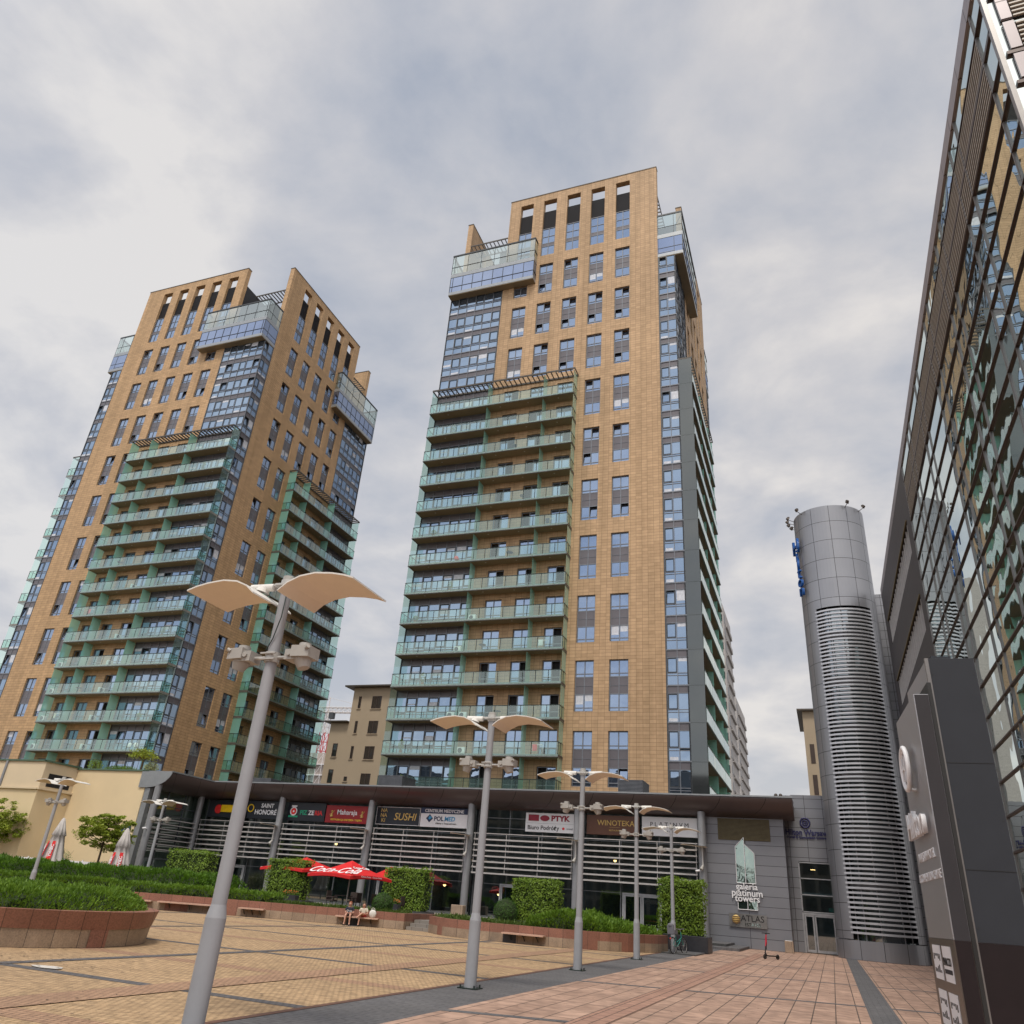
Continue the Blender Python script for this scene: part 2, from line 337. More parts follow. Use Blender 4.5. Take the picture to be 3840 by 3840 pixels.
def window_meshes():
    """two-storey window group 1.86 x 4.9, origin bottom left, outer face at y=0"""
    w_,h_=CW,4.92; out={}
    b=B(); bars(b,.0,w_,0,h_,.1,2,.09,.05,(.38,3.3,3.62,1.66,)); b.box(.0,w_,.06,.15,2.44,2.47)
    b.box(-.03,w_+.03,-.05,.1,-.05,.0); out['frame']=b.mesh('window_frame',['frame'])
    b=B(); b.quad([(.09,.09,1.7),(w_-.09,.09,1.7),(w_-.09,.09,3.28),(.09,.09,3.28)]); out['sp']=b.mesh('spandrel_panel',['spandrel'],False)
    def pane(openset,blind):
        b=B()
        def q(x0,x1,z0,z1,tilt=0,mi=0,y=.115): b.quad([(x0,y,z0),(x1,y,z0),(x1,y+tilt,z1),(x0,y+tilt,z1)],mi)
        mid=w_/2
        for k,(zb,zt) in enumerate(((.42,1.62),(3.66,4.84))):
            for s in range(2):
                xa=.1 if s==0 else mid+.05; xb=mid-.05 if s==0 else w_-.1
                if (k,s) in openset:
                    q(xa,xb,zb,zt,0,1,.36); q(xa+.05,xb-.05,zb+.02,zt-.1,.22,0,.12)
                else: q(xa,xb,zb,zt)
                if (k,s) in blind: q(xa+.03,xb-.03,zt-random.choice((.35,.6,.9)),zt-.01,0,2,.112)
        q(.1,w_-.1,.09,.34); q(.1,w_-.1,3.34,3.58)
        return b.mesh('window_pane',['wglass','void','curtain'],False)
    out['pane']=[pane((),()),pane((),()),pane(((0,1),),()),pane(((0,0),(1,1)),()),pane(((1,0),),()),pane((),((1,0),)),pane(((0,0),),()),pane((),((0,1),(0,0)))]
    # top row window
    h2=5.0; b=B(); bars(b,0,w_,0,h2,.1,2,.09,.05,(1.75,2.3,3.5)); b.box(-.03,w_+.03,-.05,.1,-.05,0); out['frame2']=b.mesh('window_frame',['frame'])
    b=B(); b.quad([(.09,.09,1.8),(w_-.09,.09,1.8),(w_-.09,.09,2.26),(.09,.09,2.26)]); out['sp2']=b.mesh('spandrel_panel',['spandrel'],False)
    b=B()
    for z0,z1 in ((.1,1.7),(2.34,3.46),(3.54,4.9)): b.quad([(.09,.115,z0),(w_-.09,.115,z0),(w_-.09,.115,z1),(.09,.115,z1)])
    out['pane2']=b.mesh('window_pane',['wglass'],False)
    b=B(); b.quad([(0,.3,5.0),(w_,.3,5.0),(w_,.3,8.5),(0,.3,8.5)])
    for i in range(24): b.box(0,w_,.22,.3,5.05+i*.144,5.11+i*.144)
    out['louvre']=b.mesh('louvre_panel',['plant'])
    # balcony door
    hd=2.5; b=B(); bars(b,0,w_,0,hd,.1,2,.09,.05,(.85,)); out['dframe']=b.mesh('door_frame',['frame'])
    out['dpane']=[]
    for op in (None,0,1,None):
        b=B(); mid=w_/2
        for s in range(2):
            xa=.1 if s==0 else mid+.05; xb=mid-.05 if s==0 else w_-.1
            if op==s: b.quad([(xa,.36,.1),(xb,.36,.1),(xb,.36,hd-.1),(xa,.36,hd-.1)],1)
            else: b.quad([(xa,.115,.1),(xb,.115,.1),(xb,.115,hd-.1),(xa,.115,hd-.1)],0)
        out['dpane'].append(b.mesh('door_pane',['wglass','void'],False))
    return out
def ribbon_meshes(width,nx,ops):
    """one storey of curtain wall, origin at floor level (spandrel below the floor), y=0 plane"""
    b=B(); bars(b,0,width,0,FL,.0,nx,.06,.05,(FL-.72,.92,1.14))
    for i in ops:
        x0=width*i/nx+.08; x1=width*(i+1)/nx-.08
        for a in ((x0,x1,1.2,1.26),(x0,x1,2.5,2.56)): b.box(a[0],a[1],-.06,-.02,a[2],a[3],1)
        b.box(x0,x0+.06,-.06,-.02,1.26,2.5,1); b.box(x1-.06,x1,-.06,-.02,1.26,2.5,1)
    fr=b.mesh('ribbon_window_frame',['frame','dframe'])
    b=B(); b.quad([(.03,.02,FL-.69),(width-.03,.02,FL-.69),(width-.03,.02,FL-.03),(.03,.02,FL-.03)]); spn=b.mesh('spandrel_panel',['spandrel'],False)
    gl=[]
    for k in range(5):
        b=B()
        for i in range(nx):
            x0=width*i/nx+.03; x1=width*(i+1)/nx-.03
            t=random.uniform(-.012,.012)
            for z0,z1 in ((.06,.90),(.95,1.12),(1.17,FL-.74)):
                if k in(1,3) and i in ops and z0>1.1 and random.random()<.4:
                    b.quad([(x0,.2,z0),(x1,.2,z0),(x1,.2,z1),(x0,.2,z1)],1); b.quad([(x0+.06,.03,z0),(x1-.06,.03,z0),(x1-.06,.2,z1-.1),(x0+.06,.2,z1-.1)],0)
                else: b.quad([(x0,.03,z0),(x1,.03,z0),(x1,.03+t,z1),(x0,.03+t,z1)],0)
            if random.random()<.22: 
                hh=random.choice((.35,.7,1.1)); b.quad([(x0+.05,.025,FL-.76-hh),(x1-.05,.025,FL-.76-hh),(x1-.05,.025,FL-.76),(x0+.05,.025,FL-.76)],2)
            if random.random()<.25: b.quad([(x0+.1,.026,.1),(x1-.1,.026,.1),(x1-.1,.026,.38),(x0+.1,.026,.38)],2)
        gl.append(b.mesh('ribbon_window_pane',['cglass','void','curtain'],False))
    return fr,spn,gl
WM=window_meshes(); RC=ribbon_meshes(7.4,6,(1,3,5)); RS=ribbon_meshes(2.0,2,(0,))
def balcony_meshes(mir):
    s=-1 if mir else 1; X=lambda uu: s*(uu-H2); L_=18.2; o={}
    b=B(); b.box(X(0),X(L_),-H2-1.42,-H2,.03,.22,0)               # slab
    b.box(X(0)-.0,X(L_),-H2-1.50,-H2-1.42,-.02,.09,1); b.box(X(0)-.0,X(L_),-H2-1.46,-H2-1.42,.09,.24,1); b.box(X(0),X(.08),-H2-1.42,-H2,-.02,.26,1); b.box(X(L_),X(L_-.08),-H2-1.42,-H2,-.02,.26,1)
    b.box(X(0),X(L_),-H2-1.54,-H2-1.50,.02,.06,1)
    for q in (2.2,9,12.5,16.2): b.tube((X(q),-H2-.8,.03),(X(q),-H2-.8,.0),.09,.07,10,2)
    o['slab']=b.mesh('balcony_slab',['soffit','slabedge','lampglass'])
    b=B(); zt=1.36
    b.box(X(0),X(L_),-H2-1.49,-H2-1.42,zt-.04,zt+.03); 
    for xx in (0.03,L_-.03): b.box(X(xx-.025),X(xx+.025),-H2-1.42,-H2,zt-.03,zt+.02)
    n=14
    for i in range(n+1):
        q=min(max(L_*i/n,.03),L_-.03); b.box(X(q-.032),X(q+.032),-H2-1.45,-H2-1.41,-.05,zt-.04)
    for q in (.03,L_-.03): b.box(X(q-.02),X(q+.02),-H2-.75,-H2-.71,.22,zt-.03)
    o['rail']=b.mesh('railing',['rail'])
    b=B()
    for i in range(n):
        q0=L_*i/n+.04;q1=L_*(i+1)/n-.04; t=random.uniform(-.01,.01)
        b.quad([(X(q0),-H2-1.475+t,.10),(X(q1),-H2-1.475-t,.10),(X(q1),-H2-1.475-t,zt-.04),(X(q0),-H2-1.475+t,zt-.04)])
    for q in (.03,L_-.03): b.quad([(X(q),-H2-1.4,.28),(X(q),-H2-.05,.28),(X(q),-H2-.05,zt-.06),(X(q),-H2-1.4,zt-.06)])
    o['glass']=b.mesh('glass_balustrade',['balglass'],False)
    b=B(); b.quad([(0,-1.38,.26),(0,-.03,.26),(0,-.03,FL-.04),(0,-1.38,FL-.04)]); o['screen']=b.mesh('glass_screen',['screen'],False)
    b=B(); b.quad([(0,-1.38,.26),(0,-.03,.26),(0,-.03,FL-.04),(0,-1.38,FL-.04)]); o['endscreen']=b.mesh('glass_screen',['balglass'],False); b=B(); b.quad([(0,-1.42,-.02),(0,-.0,-.02),(0,-.0,FL-.04),(0,-1.42,FL-.04)]); o['darkend']=b.mesh('glass_screen',['darkscreen'],False)
    return o
MT['lampglass']=mat('soffit_light_disc',(.5,.48,.42),.4)
def build_tower(label,cx,cy,mir,brick,detail,simple_balc,zbase):
    s=-1 if mir else 1; X=lambda uu: s*(uu-H2)
    T=thing('apartment_tower',label,'apartment tower',(cx,cy,0),0,'residential towers')
    def face(o,k):
        o.rotation_euler=(0,0,k*PI/2); return o
    def at(name,me,k,uu,z,v=0,par=None):
        """mesh whose own x runs with u: mirrored towers place it from its far edge"""
        w_=0
        x=X(uu); y=-H2-v; c_,sn=math.cos(k*PI/2),math.sin(k*PI/2)
        o=link(name,me,T,(c_*x-sn*y,sn*x+c_*y,z),k*PI/2)
        return o
    # ---- brick walls (pinwheel of four), openings cut through
    holes=[]
    for i,cu in enumerate(COLS):
        for zb in GZ:
            if zb<57 and i<3: continue
            if i==0 and zb>70: holes.append((cu,cu+CW,zb,72.9)); continue
            holes.append((cu,cu+CW,zb,zb+4.92))
        if i<3:
            for zs in SLABS[:-1]:
                if zs>2: holes.append((cu,cu+CW,zs+.24,zs+.24+2.5))
        holes.append((cu,cu+CW,77.6,87.85))
    b=B(); grid_wall(b,[7.45,27.8],[0,89.1],holes,-H2,-H2+.75,0,X)
    wall=b.mesh('brick_wall',[brick])
    b=B(); b.box(X(7.40),X(27.85),-H2-.05,-H2+.80,89.1,89.22); cope=b.mesh('coping',['cope'])
    b=B(); b.box(X(0.3),X(7.40),-H2+.32,-H2+1.95,0,72.9); b.box(X(7.45),X(WT-.8),-H2+.8,-H2+7.4,0,76.6)
    core=b.mesh('inner_walls',['conc'])
    b=B(); b.box(X(7.5),X(22.3),-H2+.82,-H2+7.6,76.6,86.05); plantm=b.mesh('plant_room',['plant'])
    b=B(); b.box(X(4.4),X(7.5),-H2+4.4,-H2+7.6,76.7,84.7); pentm=b.mesh('penthouse_wall',['pent'])
    b=B(); b.box(X(.1),X(7.6),-H2+.1,-H2+7.6,76.45,76.7); terr=b.mesh('terrace_floor',['slabedge'])
    b=B(); b.box(X(7.32),X(7.45),-H2-.02,-H2+.1,0,72.9); b.box(X(27.8),X(27.93),-H2-.02,-H2+.1,0,72.9); b.box(X(WT-.1),X(WT+.02),-H2-.02,-H2+.1,0,72.9); b.box(X(-.02),X(.1),-H2-.02,-H2+.1,0,72.9)
    trim=b.mesh('corner_post',['dframe'])
    # ---- penthouse box
    def zz(*a): return a
    b=B(); P_=1.0; u1=11.95; yb=-H2+2.05; yf=-H2-P_
    b.box(X(-.02),X(u1),yf,-H2+.1,72.9,73.0,1); b.box(X(-.02),X(.5),-H2+.1,yb,72.9,73.0,1)
    for (za,zb_) in ((73.0,73.45),(76.05,76.65)):
        b.box(X(-.02),X(u1),yf-.03,yf+.12,za,zb_,0); b.box(X(-.04),X(.1),yf+.12,yb,za,zb_,0); b.box(X(u1-.1),X(u1),yf+.12,-H2,za,zb_,0)
    b.box(X(.1),X(u1-.1),yf+.12,-H2+.1,76.2,76.6,0)
    box=b.mesh('penthouse_box',['fascia','soffit'])
    b=B(); n=9; zt=80.0
    ed=[0,.35]+[ .35+(u1-.35)*i/8 for i in range(1,9)]
    for q in ed:
        qq=min(max(q,.0),u1-.06)
        b.box(X(qq),X(qq+.06),yf-.02,yf+.05,73.45,76.05); 
    for q in [0,.35]+[.35+(u1-.35)*i/6 for i in range(1,7)]:
        qq=min(max(q,.0),u1-.06); b.box(X(qq),X(qq+.05),yf-.01,yf+.04,76.65,zt-.1)
    for z in (74.35,): b.box(X(0),X(u1),yf-.03,yf+.03,z,z+.06); b.box(X(-.03),X(.03),yf,yb,z,z+.06); b.box(X(u1-.03),X(u1+.03),yf,-H2,z,z+.06)
    for z in (77.85,): b.box(X(0),X(u1),yf-.03,yf+.03,z,z+.05); b.box(X(-.03),X(.03),yf,yb,z,z+.05); b.box(X(u1-.03),X(u1+.03),yf,-H2,z,z+.05)
    b.box(X(-.03),X(u1),yf-.05,yf+.10,zt-.12,zt+.1); b.box(X(-.05),X(.1),yf+.1,yb,zt-.12,zt+.1); b.box(X(u1-.1),X(u1+.02),yf+.1,-H2,zt-.12,zt+.1)
    for y_ in (-H2-.0,yb-.1): b.box(X(-.02),X(.05),y_,y_+.06,73.45,76.05); b.box(X(-.02),X(.05),y_,y_+.05,76.65,zt-.12)
    # props of the wind screen
    for q in (.4,4.0,8.0): b.tube((X(q),yf+.1,zt-.1),(X(q),yf+1.4,77.0),.05,.05,6)
    boxf=b.mesh('box_frame',['dframe'])
    b=B(); y=yf+.02
    qs=[0,.35]+[.35+(u1-.35)*i/8 for i in range(1,9)]
    for i in range(len(qs)-1):
        for z0,z1 in ((73.47,74.34),(74.42,76.03)):
            t=random.uniform(-.006,.006); b.quad([(X(qs[i]+.03),y,z0),(X(qs[i+1]),y,z0),(X(qs[i+1]),y+t,z1),(X(qs[i]+.03),y+t,z1)])
    b.quad([(X(.0),yf+.05,73.46),(X(0),yb,73.46),(X(0),yb,76.04),(X(0),yf+.05,76.04)]); b.quad([(X(u1-.03),yf+.05,73.46),(X(u1-.03),-H2,73.46),(X(u1-.03),-H2,76.04),(X(u1-.03),yf+.05,76.04)])
    boxg=b.mesh('box_glazing',['boxglass'],False)
    b=B(); b.quad([(X(0.03),y,76.67),(X(u1-.05),y,76.67),(X(u1-.05),y,zt-.12),(X(.03),y,zt-.12)]); b.quad([(X(0),yf+.05,76.67),(X(0),yb,76.67),(X(0),yb,zt-.12),(X(0),yf+.05,zt-.12)]); b.quad([(X(u1-.04),yf+.05,76.67),(X(u1-.04),-H2,76.67),(X(u1-.04),-H2,zt-.12),(X(u1-.04),yf+.05,zt-.12)])
    boxs=b.mesh('wind_screen',['terraceglass'],False)
    # ---- pergolas
    def perg(u0,u1_,y0,y1,z,step):
        b=B(); b.box(X(u0),X(u1_),y0,y0+.08,z-.08,z+.14); b.box(X(u0),X(u1_),y1-.08,y1,z-.08,z+.14); 
        n=int((u1_-u0)/step)
        for i in range(n+1):
            q=u0+(u1_-u0-.08)*i/n; b.box(X(q),X(q+.07),y0+.08,y1-.08,z-.07,z+.12)
        return b.mesh('pergola',['pergola'])
    pg1=perg(0,18.3,-H2-1.5,-H2-.02,57.0,.58); pg2=perg(0.1,6.6,-H2+2.1,-H2+4.4,84.75,.55)
    BM=balcony_meshes(mir)
    # whole-face joined versions for the faces turned away
    b=B()
    for z in range(0,21):
        z0=53.6+FL*(z-15)+.0
        if z0<0 or z0>72: continue
    for k in range(4):
        face(link('brick_wall',wall,T),k); face(link('coping',cope,T),k); face(link('inner_walls',core,T),k); face(link('plant_room',plantm,T),k)
        face(link('penthouse_wall',pentm,T),k); face(link('terrace_floor',terr,T),k); face(link('corner_post',trim,T),k)
        bx=face(link('penthouse_box',box,T),k); 
        for nm,me in (('box_frame',boxf),('box_glazing',boxg),('wind_screen',boxs)): link(nm,me,bx)
        face(link('pergola',pg1,T),k); face(link('pergola',pg2,T),k)
        det=k in detail
        # curtain wall storeys
        ft=53.6+.0
        floors=[53.6+FL*i for i in range(-16,6)]
        for z in floors:
            if z<zbase-4: continue
            top=z+FL
            for (fr,spn,gl),uu,w_,nm in ((RC,0,7.4,'corner_window'),(RS,27.88,2.0,'strip_window')):
                if not det and nm=='strip_window': continue
                ua=(uu+w_) if mir else uu
                if uu==0: ua=(uu+w_+.0) if mir else uu+.0
                o=at(nm,fr,k,ua,z,-.02)
                link('pane',random.choice(gl),o); link('spandrel',spn,o)
        if not det:
            b=B(); b.box(X(27.88),X(WT-.05),-H2+.05,-H2+.3,0,72.9); face(mk('strip_glazing',b,['cglass'],T),k)
        # windows
        for i,cu in enumerate(COLS):
            ua=cu+CW if mir else cu
            for zb in GZ:
                if zb<57 and i<3: continue
                if zb+4.9<zbase: continue
                if not det: 
                    continue
                o=at('window',WM['frame'],k,ua,zb,-.12); link('pane',random.choice(WM['pane']),o); link('spandrel',WM['sp'],o)
            if det:
                o=at('window',WM['frame2'],k,ua,77.6,-.12); link('pane',WM['pane2'],o); link('spandrel',WM['sp2'],o)
                at('louvre_panel',WM['louvre'],k,ua,77.6,-.12)
            if det and i<3:
                for zs in SLABS[:-1]:
                    if zs+2.6<zbase: continue
                    o=at('balcony_door',WM['dframe'],k,ua,zs+.24,-.12); link('pane',random.choice(WM['dpane']),o)
        if not det:
            b=B()
            for i,cu in enumerate(COLS):
                for h in holes:
                    if abs(h[0]-cu)<.01 and h[3]<77: b.quad([(X(h[0]),-H2+.2,h[2]),(X(h[1]),-H2+.2,h[2]),(X(h[1]),-H2+.2,h[3]),(X(h[0]),-H2+.2,h[3])])
                b.quad([(X(cu),-H2+.2,77.6),(X(cu+CW),-H2+.2,77.6),(X(cu+CW),-H2+.2,86),(X(cu),-H2+.2,86)])
            face(mk('window_glazing',b,['wglass'],T),k)
        # balconies
        for n_,zs in enumerate(SLABS):
            if zs<zbase-1.6: continue
            if not(det or k in simple_balc): continue
            o=link('balcony',BM['slab'],T,(0,0,zs),k*PI/2)
            link('railing',BM['rail'],o); link('glass_balustrade',BM['glass'],o)
            if det:
                for q in (7.5,14.5): link('glass_screen',BM['screen'],o,(X(q),-H2,0))
            for q in (.02,18.15): link('glass_screen',(BM['darkend'] if (k==1 and not mir) else BM['endscreen']) if (q<1) else BM['screen'],o,(X(q)+(.03 if (q<1 and k==1 and not mir) else 0)*0-(.04 if (q<1 and k==1 and not mir) else 0),-H2,0))
    # the balcony stack needs a top bay of screens under the pergola only
    return T
CX,CY=-39.95+H2,70+H2
LX,LY=-70.2-H2,70+H2
TC=build_tower('taller looking tan tiled tower in the middle, green balconies left, plain brick right',CX,CY,False,'brickC',(0,1),(),8.5)
TL=build_tower('left tan tiled tower showing two brick faces with a glass corner between',LX,LY,True,'brickL',(0,1),(3,),8.5)
# ================================================================== ground
MT['cobble']=tiles('yellow_cobbles',(.62,.425,.245),(.53,.355,.20),(.33,.22,.12),.115,.10,.011,.5,'xy',.85,0,bump=.5,nscale=.5,dirt=.2,grain=.36,fine=5.5)
MT['paver']=tiles('pink_granite_pavers',(.58,.38,.285),(.49,.315,.235),(.12,.085,.065),1.15,.44,.012,.5,'xy',.7,0,bump=.4,rot=PI/2,nscale=.9,dirt=.34,org=(.0,.12),grain=.3,fine=3.5)
MT['redpaver']=tiles('red_granite_pavers',(.47,.275,.20),(.41,.235,.175),(.12,.08,.06),.44,.22,.012,.5,'xy',.7,0,bump=.4,rot=PI/2,nscale=.5,dirt=.2,grain=.18,fine=6)
MT['greypave']=tiles('grey_paving',(.165,.16,.165),(.135,.132,.14),(.07,.07,.07),.30,.15,.008,.5,'xy',.75,0,bump=.4,nscale=.6,dirt=.25,grain=.25,fine=12)
MT['bandgrey']=tiles('grey_granite_band',(.155,.15,.16),(.125,.12,.13),(.08,.07,.06),.12,.10,.01,.5,'xy',.8,0,bump=.5,nscale=.6,dirt=.2,grain=.2,fine=10)
MT['bandpink']=tiles('pink_cobble_band',(.52,.32,.20),(.45,.27,.17),(.26,.16,.10),.115,.10,.012,.5,'xy',.8,0,bump=.6,nscale=.6,dirt=.2,grain=.25,fine=10)
MT['kerb']=mat('brown_edge_stone',(.13,.065,.045),.7,var=.2,scale=2)
MT['asphalt']=mat('distant_ground',(.14,.13,.12),.9,var=.2,scale=.05)
b=B(); b.sheet(-900,900,-500,1600,-.03); structure(mk('ground',b,['asphalt']))
b=B(); b.quad([(-46,-30,0),(-7.55,-30,0),(-7.55,46,0),(-75,46,0),(-75,-30,0)]); structure(mk('cobbled_plaza',b,['cobble'],recalc=False))
b=B(); b.sheet(-7.55,-7.42,-30,40,0.006); b.sheet(-7.55,-7.42,-30,40,.0); structure(mk('edge_stone_line',b,['kerb'],recalc=False))
b=B(); b.sheet(-7.42,-6.0,-30,60.2,0.0); structure(mk('grey_paving_strip',b,['greypave'],recalc=False))
b=B(); b.sheet(-6.0,40,-30,75,0.0); structure(mk('paved_walk',b,['paver'],recalc=False))
# bands inlaid in the cobbles (4 mm above) and in the pavers
b=B()
for y in (4.2,11.72,19.2,26.8,34.3): b.sheet(-60,-7.55,y-.15,y+.15,.004)
structure(mk('paving_band',b,['bandgrey'],recalc=False))
b=B()
for x in (-14.0,-21.6,-29.2): b.sheet(x-.15,x+.15,-30,40,.008)
structure(mk('paving_band',b,['bandgrey'],recalc=False))
b=B(); b.sheet(-10.5,-9.75,-30,40,.012); 
for y in (8.35,15.5,23.1,30.6): b.sheet(-24,-7.55,y-.28,y+.28,.002)
structure(mk('pink_paving_band',b,['bandpink'],recalc=False))
b=B()
for y in (5.6,13.4,21.35,29.2,37.2,45.2): 
    sl=.27; b.quad([(-6,y-.13,.004),(26,y-.13+32*sl,.004),(26,y+.13+32*sl,.004),(-6,y+.13,.004)])
structure(mk('dark_paving_band',b,['greypave'],recalc=False))
b=B(); b.sheet(.54,1.12,-30,57,.008); structure(mk('grey_paving_strip',b,['greypave'],recalc=False))
b=B(); b.sheet(-4.05,-3.5,-30,50,.008); structure(mk('red_paving_band',b,['redpaver'],recalc=False))
# stain by the round planter
MT['stain']=mat('damp_stain',(.20,.125,.08),.85,var=.35,scale=5)
MT['chalk']=mat('spilt_sand',(.55,.52,.48),.9)
# ================================================================== planters
MT['terra']=tiles('red_granite_cladding',(.36,.165,.115),(.29,.13,.09),(.10,.05,.04),.72,1.2,.01,0,'xz',.55,0,bump=.3,nscale=1.2,dirt=.22,grain=.3,fine=30)
MT['beige']=tiles('beige_granite_cladding',(.47,.35,.25),(.36,.265,.19),(.12,.09,.07),.72,1.2,.01,0,'xz',.6,0,bump=.3,nscale=1.5,dirt=.35,grain=.25,fine=30)
MT['blackst']=mat('black_granite',(.035,.035,.04),.4)
MT['soil']=mat('planter_soil',(.05,.035,.022),.95,bump=.5)
def wall_strip(pts,h0,h1,th,m_,name,parent,flare=0):
    """vertical wall along a polyline: thickness th to the left of travel; x of texture follows the length"""
    b=B(); n=len(pts); L=0
    nr=[]
    for i in range(n):
        a=Vector(pts[max(i-1,0)]); c=Vector(pts[min(i+1,n-1)]); d=(c-a).normalized(); nr.append(Vector((-d.y,d.x)))
    for i in range(n-1):
        p,q=Vector(pts[i]),Vector(pts[i+1]); p2=p+nr[i]*th; q2=q+nr[i+1]*th
        pf=p-nr[i]*flare; qf=q-nr[i+1]*flare
        b.quad([(p.x,p.y,h0),(q.x,q.y,h0),(qf.x,qf.y,h1),(pf.x,pf.y,h1)])
        b.quad([(pf.x,pf.y,h1),(qf.x,qf.y,h1),(q2.x,q2.y,h1),(p2.x,p2.y,h1)])
        b.quad([(p2.x,p2.y,h0),(q2.x,q2.y,h0),(q2.x,q2.y,h1),(p2.x,p2.y,h1)])
    return mk(name,b,[m_],parent)
def smooth(pts,k=3):
    out=[]
    for i in range(len(pts)-1):
        p0=Vector(pts[max(i-1,0)]);p1=Vector(pts[i]);p2=Vector(pts[i+1]);p3=Vector(pts[min(i+2,len(pts)-1)])
        for j in range(k):
            t=j/k; out.append(tuple(.5*((2*p1)+(-p0+p2)*t+(2*p0-5*p1+4*p2-p3)*t*t+(-p0+3*p1-3*p2+p3)*t**3)))
    out.append(tuple(pts[-1])); return out
def arc_len(pts):
    s=[0]
    for i in range(len(pts)-1): s.append(s[-1]+(Vector(pts[i+1])-Vector(pts[i])).length)
    return s
def along(pts,t):
    s=arc_len(pts)
    for i in range(len(pts)-1):
        if s[i+1]>=t or i==len(pts)-2:
            k=(t-s[i])/(s[i+1]-s[i]); p=Vector(pts[i]).lerp(Vector(pts[i+1]),k); d=(Vector(pts[i+1])-Vector(pts[i])).normalized(); return p,d
PA=smooth([(-44,22),(-40.5,26.8),(-36,31),(-32,33.2),(-29,34.9),(-26,36.1),(-23.5,36.9),(-21,37.8),(-19.55,38.0)])
PB=smooth([(-18.2,38.0),(-16.6,36.3),(-14.6,35.75),(-13,35.9),(-11.2,36.0),(-10,36.5),(-8.75,37.5),(-7.6,39.6),(-7.3,41.2)])
def clad_planter(name,label,pts,closed_back,odd,name_b=False):
    T=thing(name,label,'planter')
    wp=closed_back[-1:]+pts if name_b else pts+closed_back[:1]; wall_strip(wp,0,.36,.3,'beige','lower_course',T)
    wall_strip([(Vector(p)) for p in wp],.36,.70,.3,'terra','upper_course',T)
    for a,bb,m_,z in odd:   # accent stones, proud of the beige course by 4 mm
        b=B(); st=6
        for i in range(st):
            p,d=along(pts,a+(bb-a)*i/st); q,e=along(pts,a+(bb-a)*(i+1)/st)
            n1=Vector((-d.y,d.x))*-.004; n2=Vector((-e.y,e.x))*-.004; p=p+n1;q=q+n2
            b.quad([(p.x,p.y,0.0),(q.x,q.y,0.0),(q.x,q.y,.36),(p.x,p.y,.36)])
        mk('accent_stone',b,[m_],T)
    b=B(); poly=[tuple(p) for p in pts]+closed_back
    b.bm.faces.new([b.bm.verts.new((x,y,.6)) for x,y in poly]); mk('soil',b,['soil'],T,recalc=False)
    return T
SA=arc_len(PA)[-1]; SB=arc_len(PB)[-1]
clad_planter('curved_planter','long curved granite planter wall with benches, left of the steps',PA,[(-19.55,42),(-52,42),(-55,26)],
  [(SA-2.9,SA-2.3,'blackst',0),(SA-9.3,SA-8.4,'terra',0),(SA-11.9,SA-10.8,'terra',0),(SA-14.9,SA-14.3,'blackst',0),(SA-18.6,SA-18.0,'blackst',0)])
clad_planter('curved_planter','curved granite planter wall bulging forward right of the steps',PB,[(-7.3,42),(-18.2,42)],
  [(1.6,2.15,'terra',0),(5.5,6.1,'blackst',0),(9.0,9.7,'terra',0),(10.9,11.9,'terra',0)],True)
def end_wall(x,y0,y1,name='planter_end'):
    pass
PC=[(-19.5+3.67*math.cos(t),15.8+3.67*math.sin(t)) for t in [R(-150+i*6) for i in range(61)]]
T=thing('round_planter','large round granite planter of evergreen shrubs in the left foreground','planter')
def ring_wall(pts,h0,h1,m_,name,fl0,fl1,T):
    c=Vector((-19.5,15.8)); b=B(); n=len(pts)
    for i in range(n-1):
        p=Vector(pts[i])-c; q=Vector(pts[i+1])-c
        a0=c+p*fl0;b0=c+q*fl0;a1=c+p*fl1;b1=c+q*fl1
        b.quad([(a0.x,a0.y,h0),(b0.x,b0.y,h0),(b1.x,b1.y,h1),(a1.x,a1.y,h1)])
        if name=='upper_course':
            a2=c+p*.92;b2=c+q*.92; b.quad([(a1.x,a1.y,h1),(b1.x,b1.y,h1),(b2.x,b2.y,h1),(a2.x,a2.y,h1)]); b.quad([(a2.x,a2.y,h1-.2),(b2.x,b2.y,h1-.2),(b2.x,b2.y,h1),(a2.x,a2.y,h1)])
    return mk(name,b,[m_],T)
ring_wall(PC,0,.37,'beige','lower_course',.985,.995,T); ring_wall(PC,.37,.74,'terra','upper_course',1.0,1.03,T)
b=B(); b.prism([(p[0]*.95+-19.5*.05,p[1]*.95+15.8*.05) for p in PC[:-1]],.5,.6); mk('soil',b,['soil'],T)
b=B(); seg=[(-19.5+3.67*.998*math.cos(R(a)),15.8+3.67*.998*math.sin(R(a))) for a in (-6,-2,2)]
for i in range(2): b.quad([(seg[i][0],seg[i][1],0),(seg[i+1][0],seg[i+1][1],0),(seg[i+1][0],seg[i+1][1],.37),(seg[i][0],seg[i][1],.37)])
mk('accent_stone',b,['terra'],T)
# terrace between the planters and the arcade, steps in the gap
MT['terracepave']=tiles('terrace_paving',(.30,.27,.24),(.26,.235,.21),(.1,.09,.08),.6,.6,.01,0,'xy',.7)
b=B(); b.prism([(-55,42),(-19.7,42),(-19.7,39.6),(-18.0,39.6),(-18.0,42),(-8.4,42),(-8.4,57.3),(-50.4,57.3),(-50.4,50.6),(-75,50.6),(-75,42)],-.02,.45); structure(mk('terrace',b,['terracepave']))
T=thing('steps','three pale stone steps up through the gap between the planters','steps')
for i in range(3):
    b=B(); b.box(-19.5,-18.2,38.2+.42*i,39.6,.15*i-(.0 if i==0 else 0),.15*(i+1)); mk('step',b,['terracepave'],T)
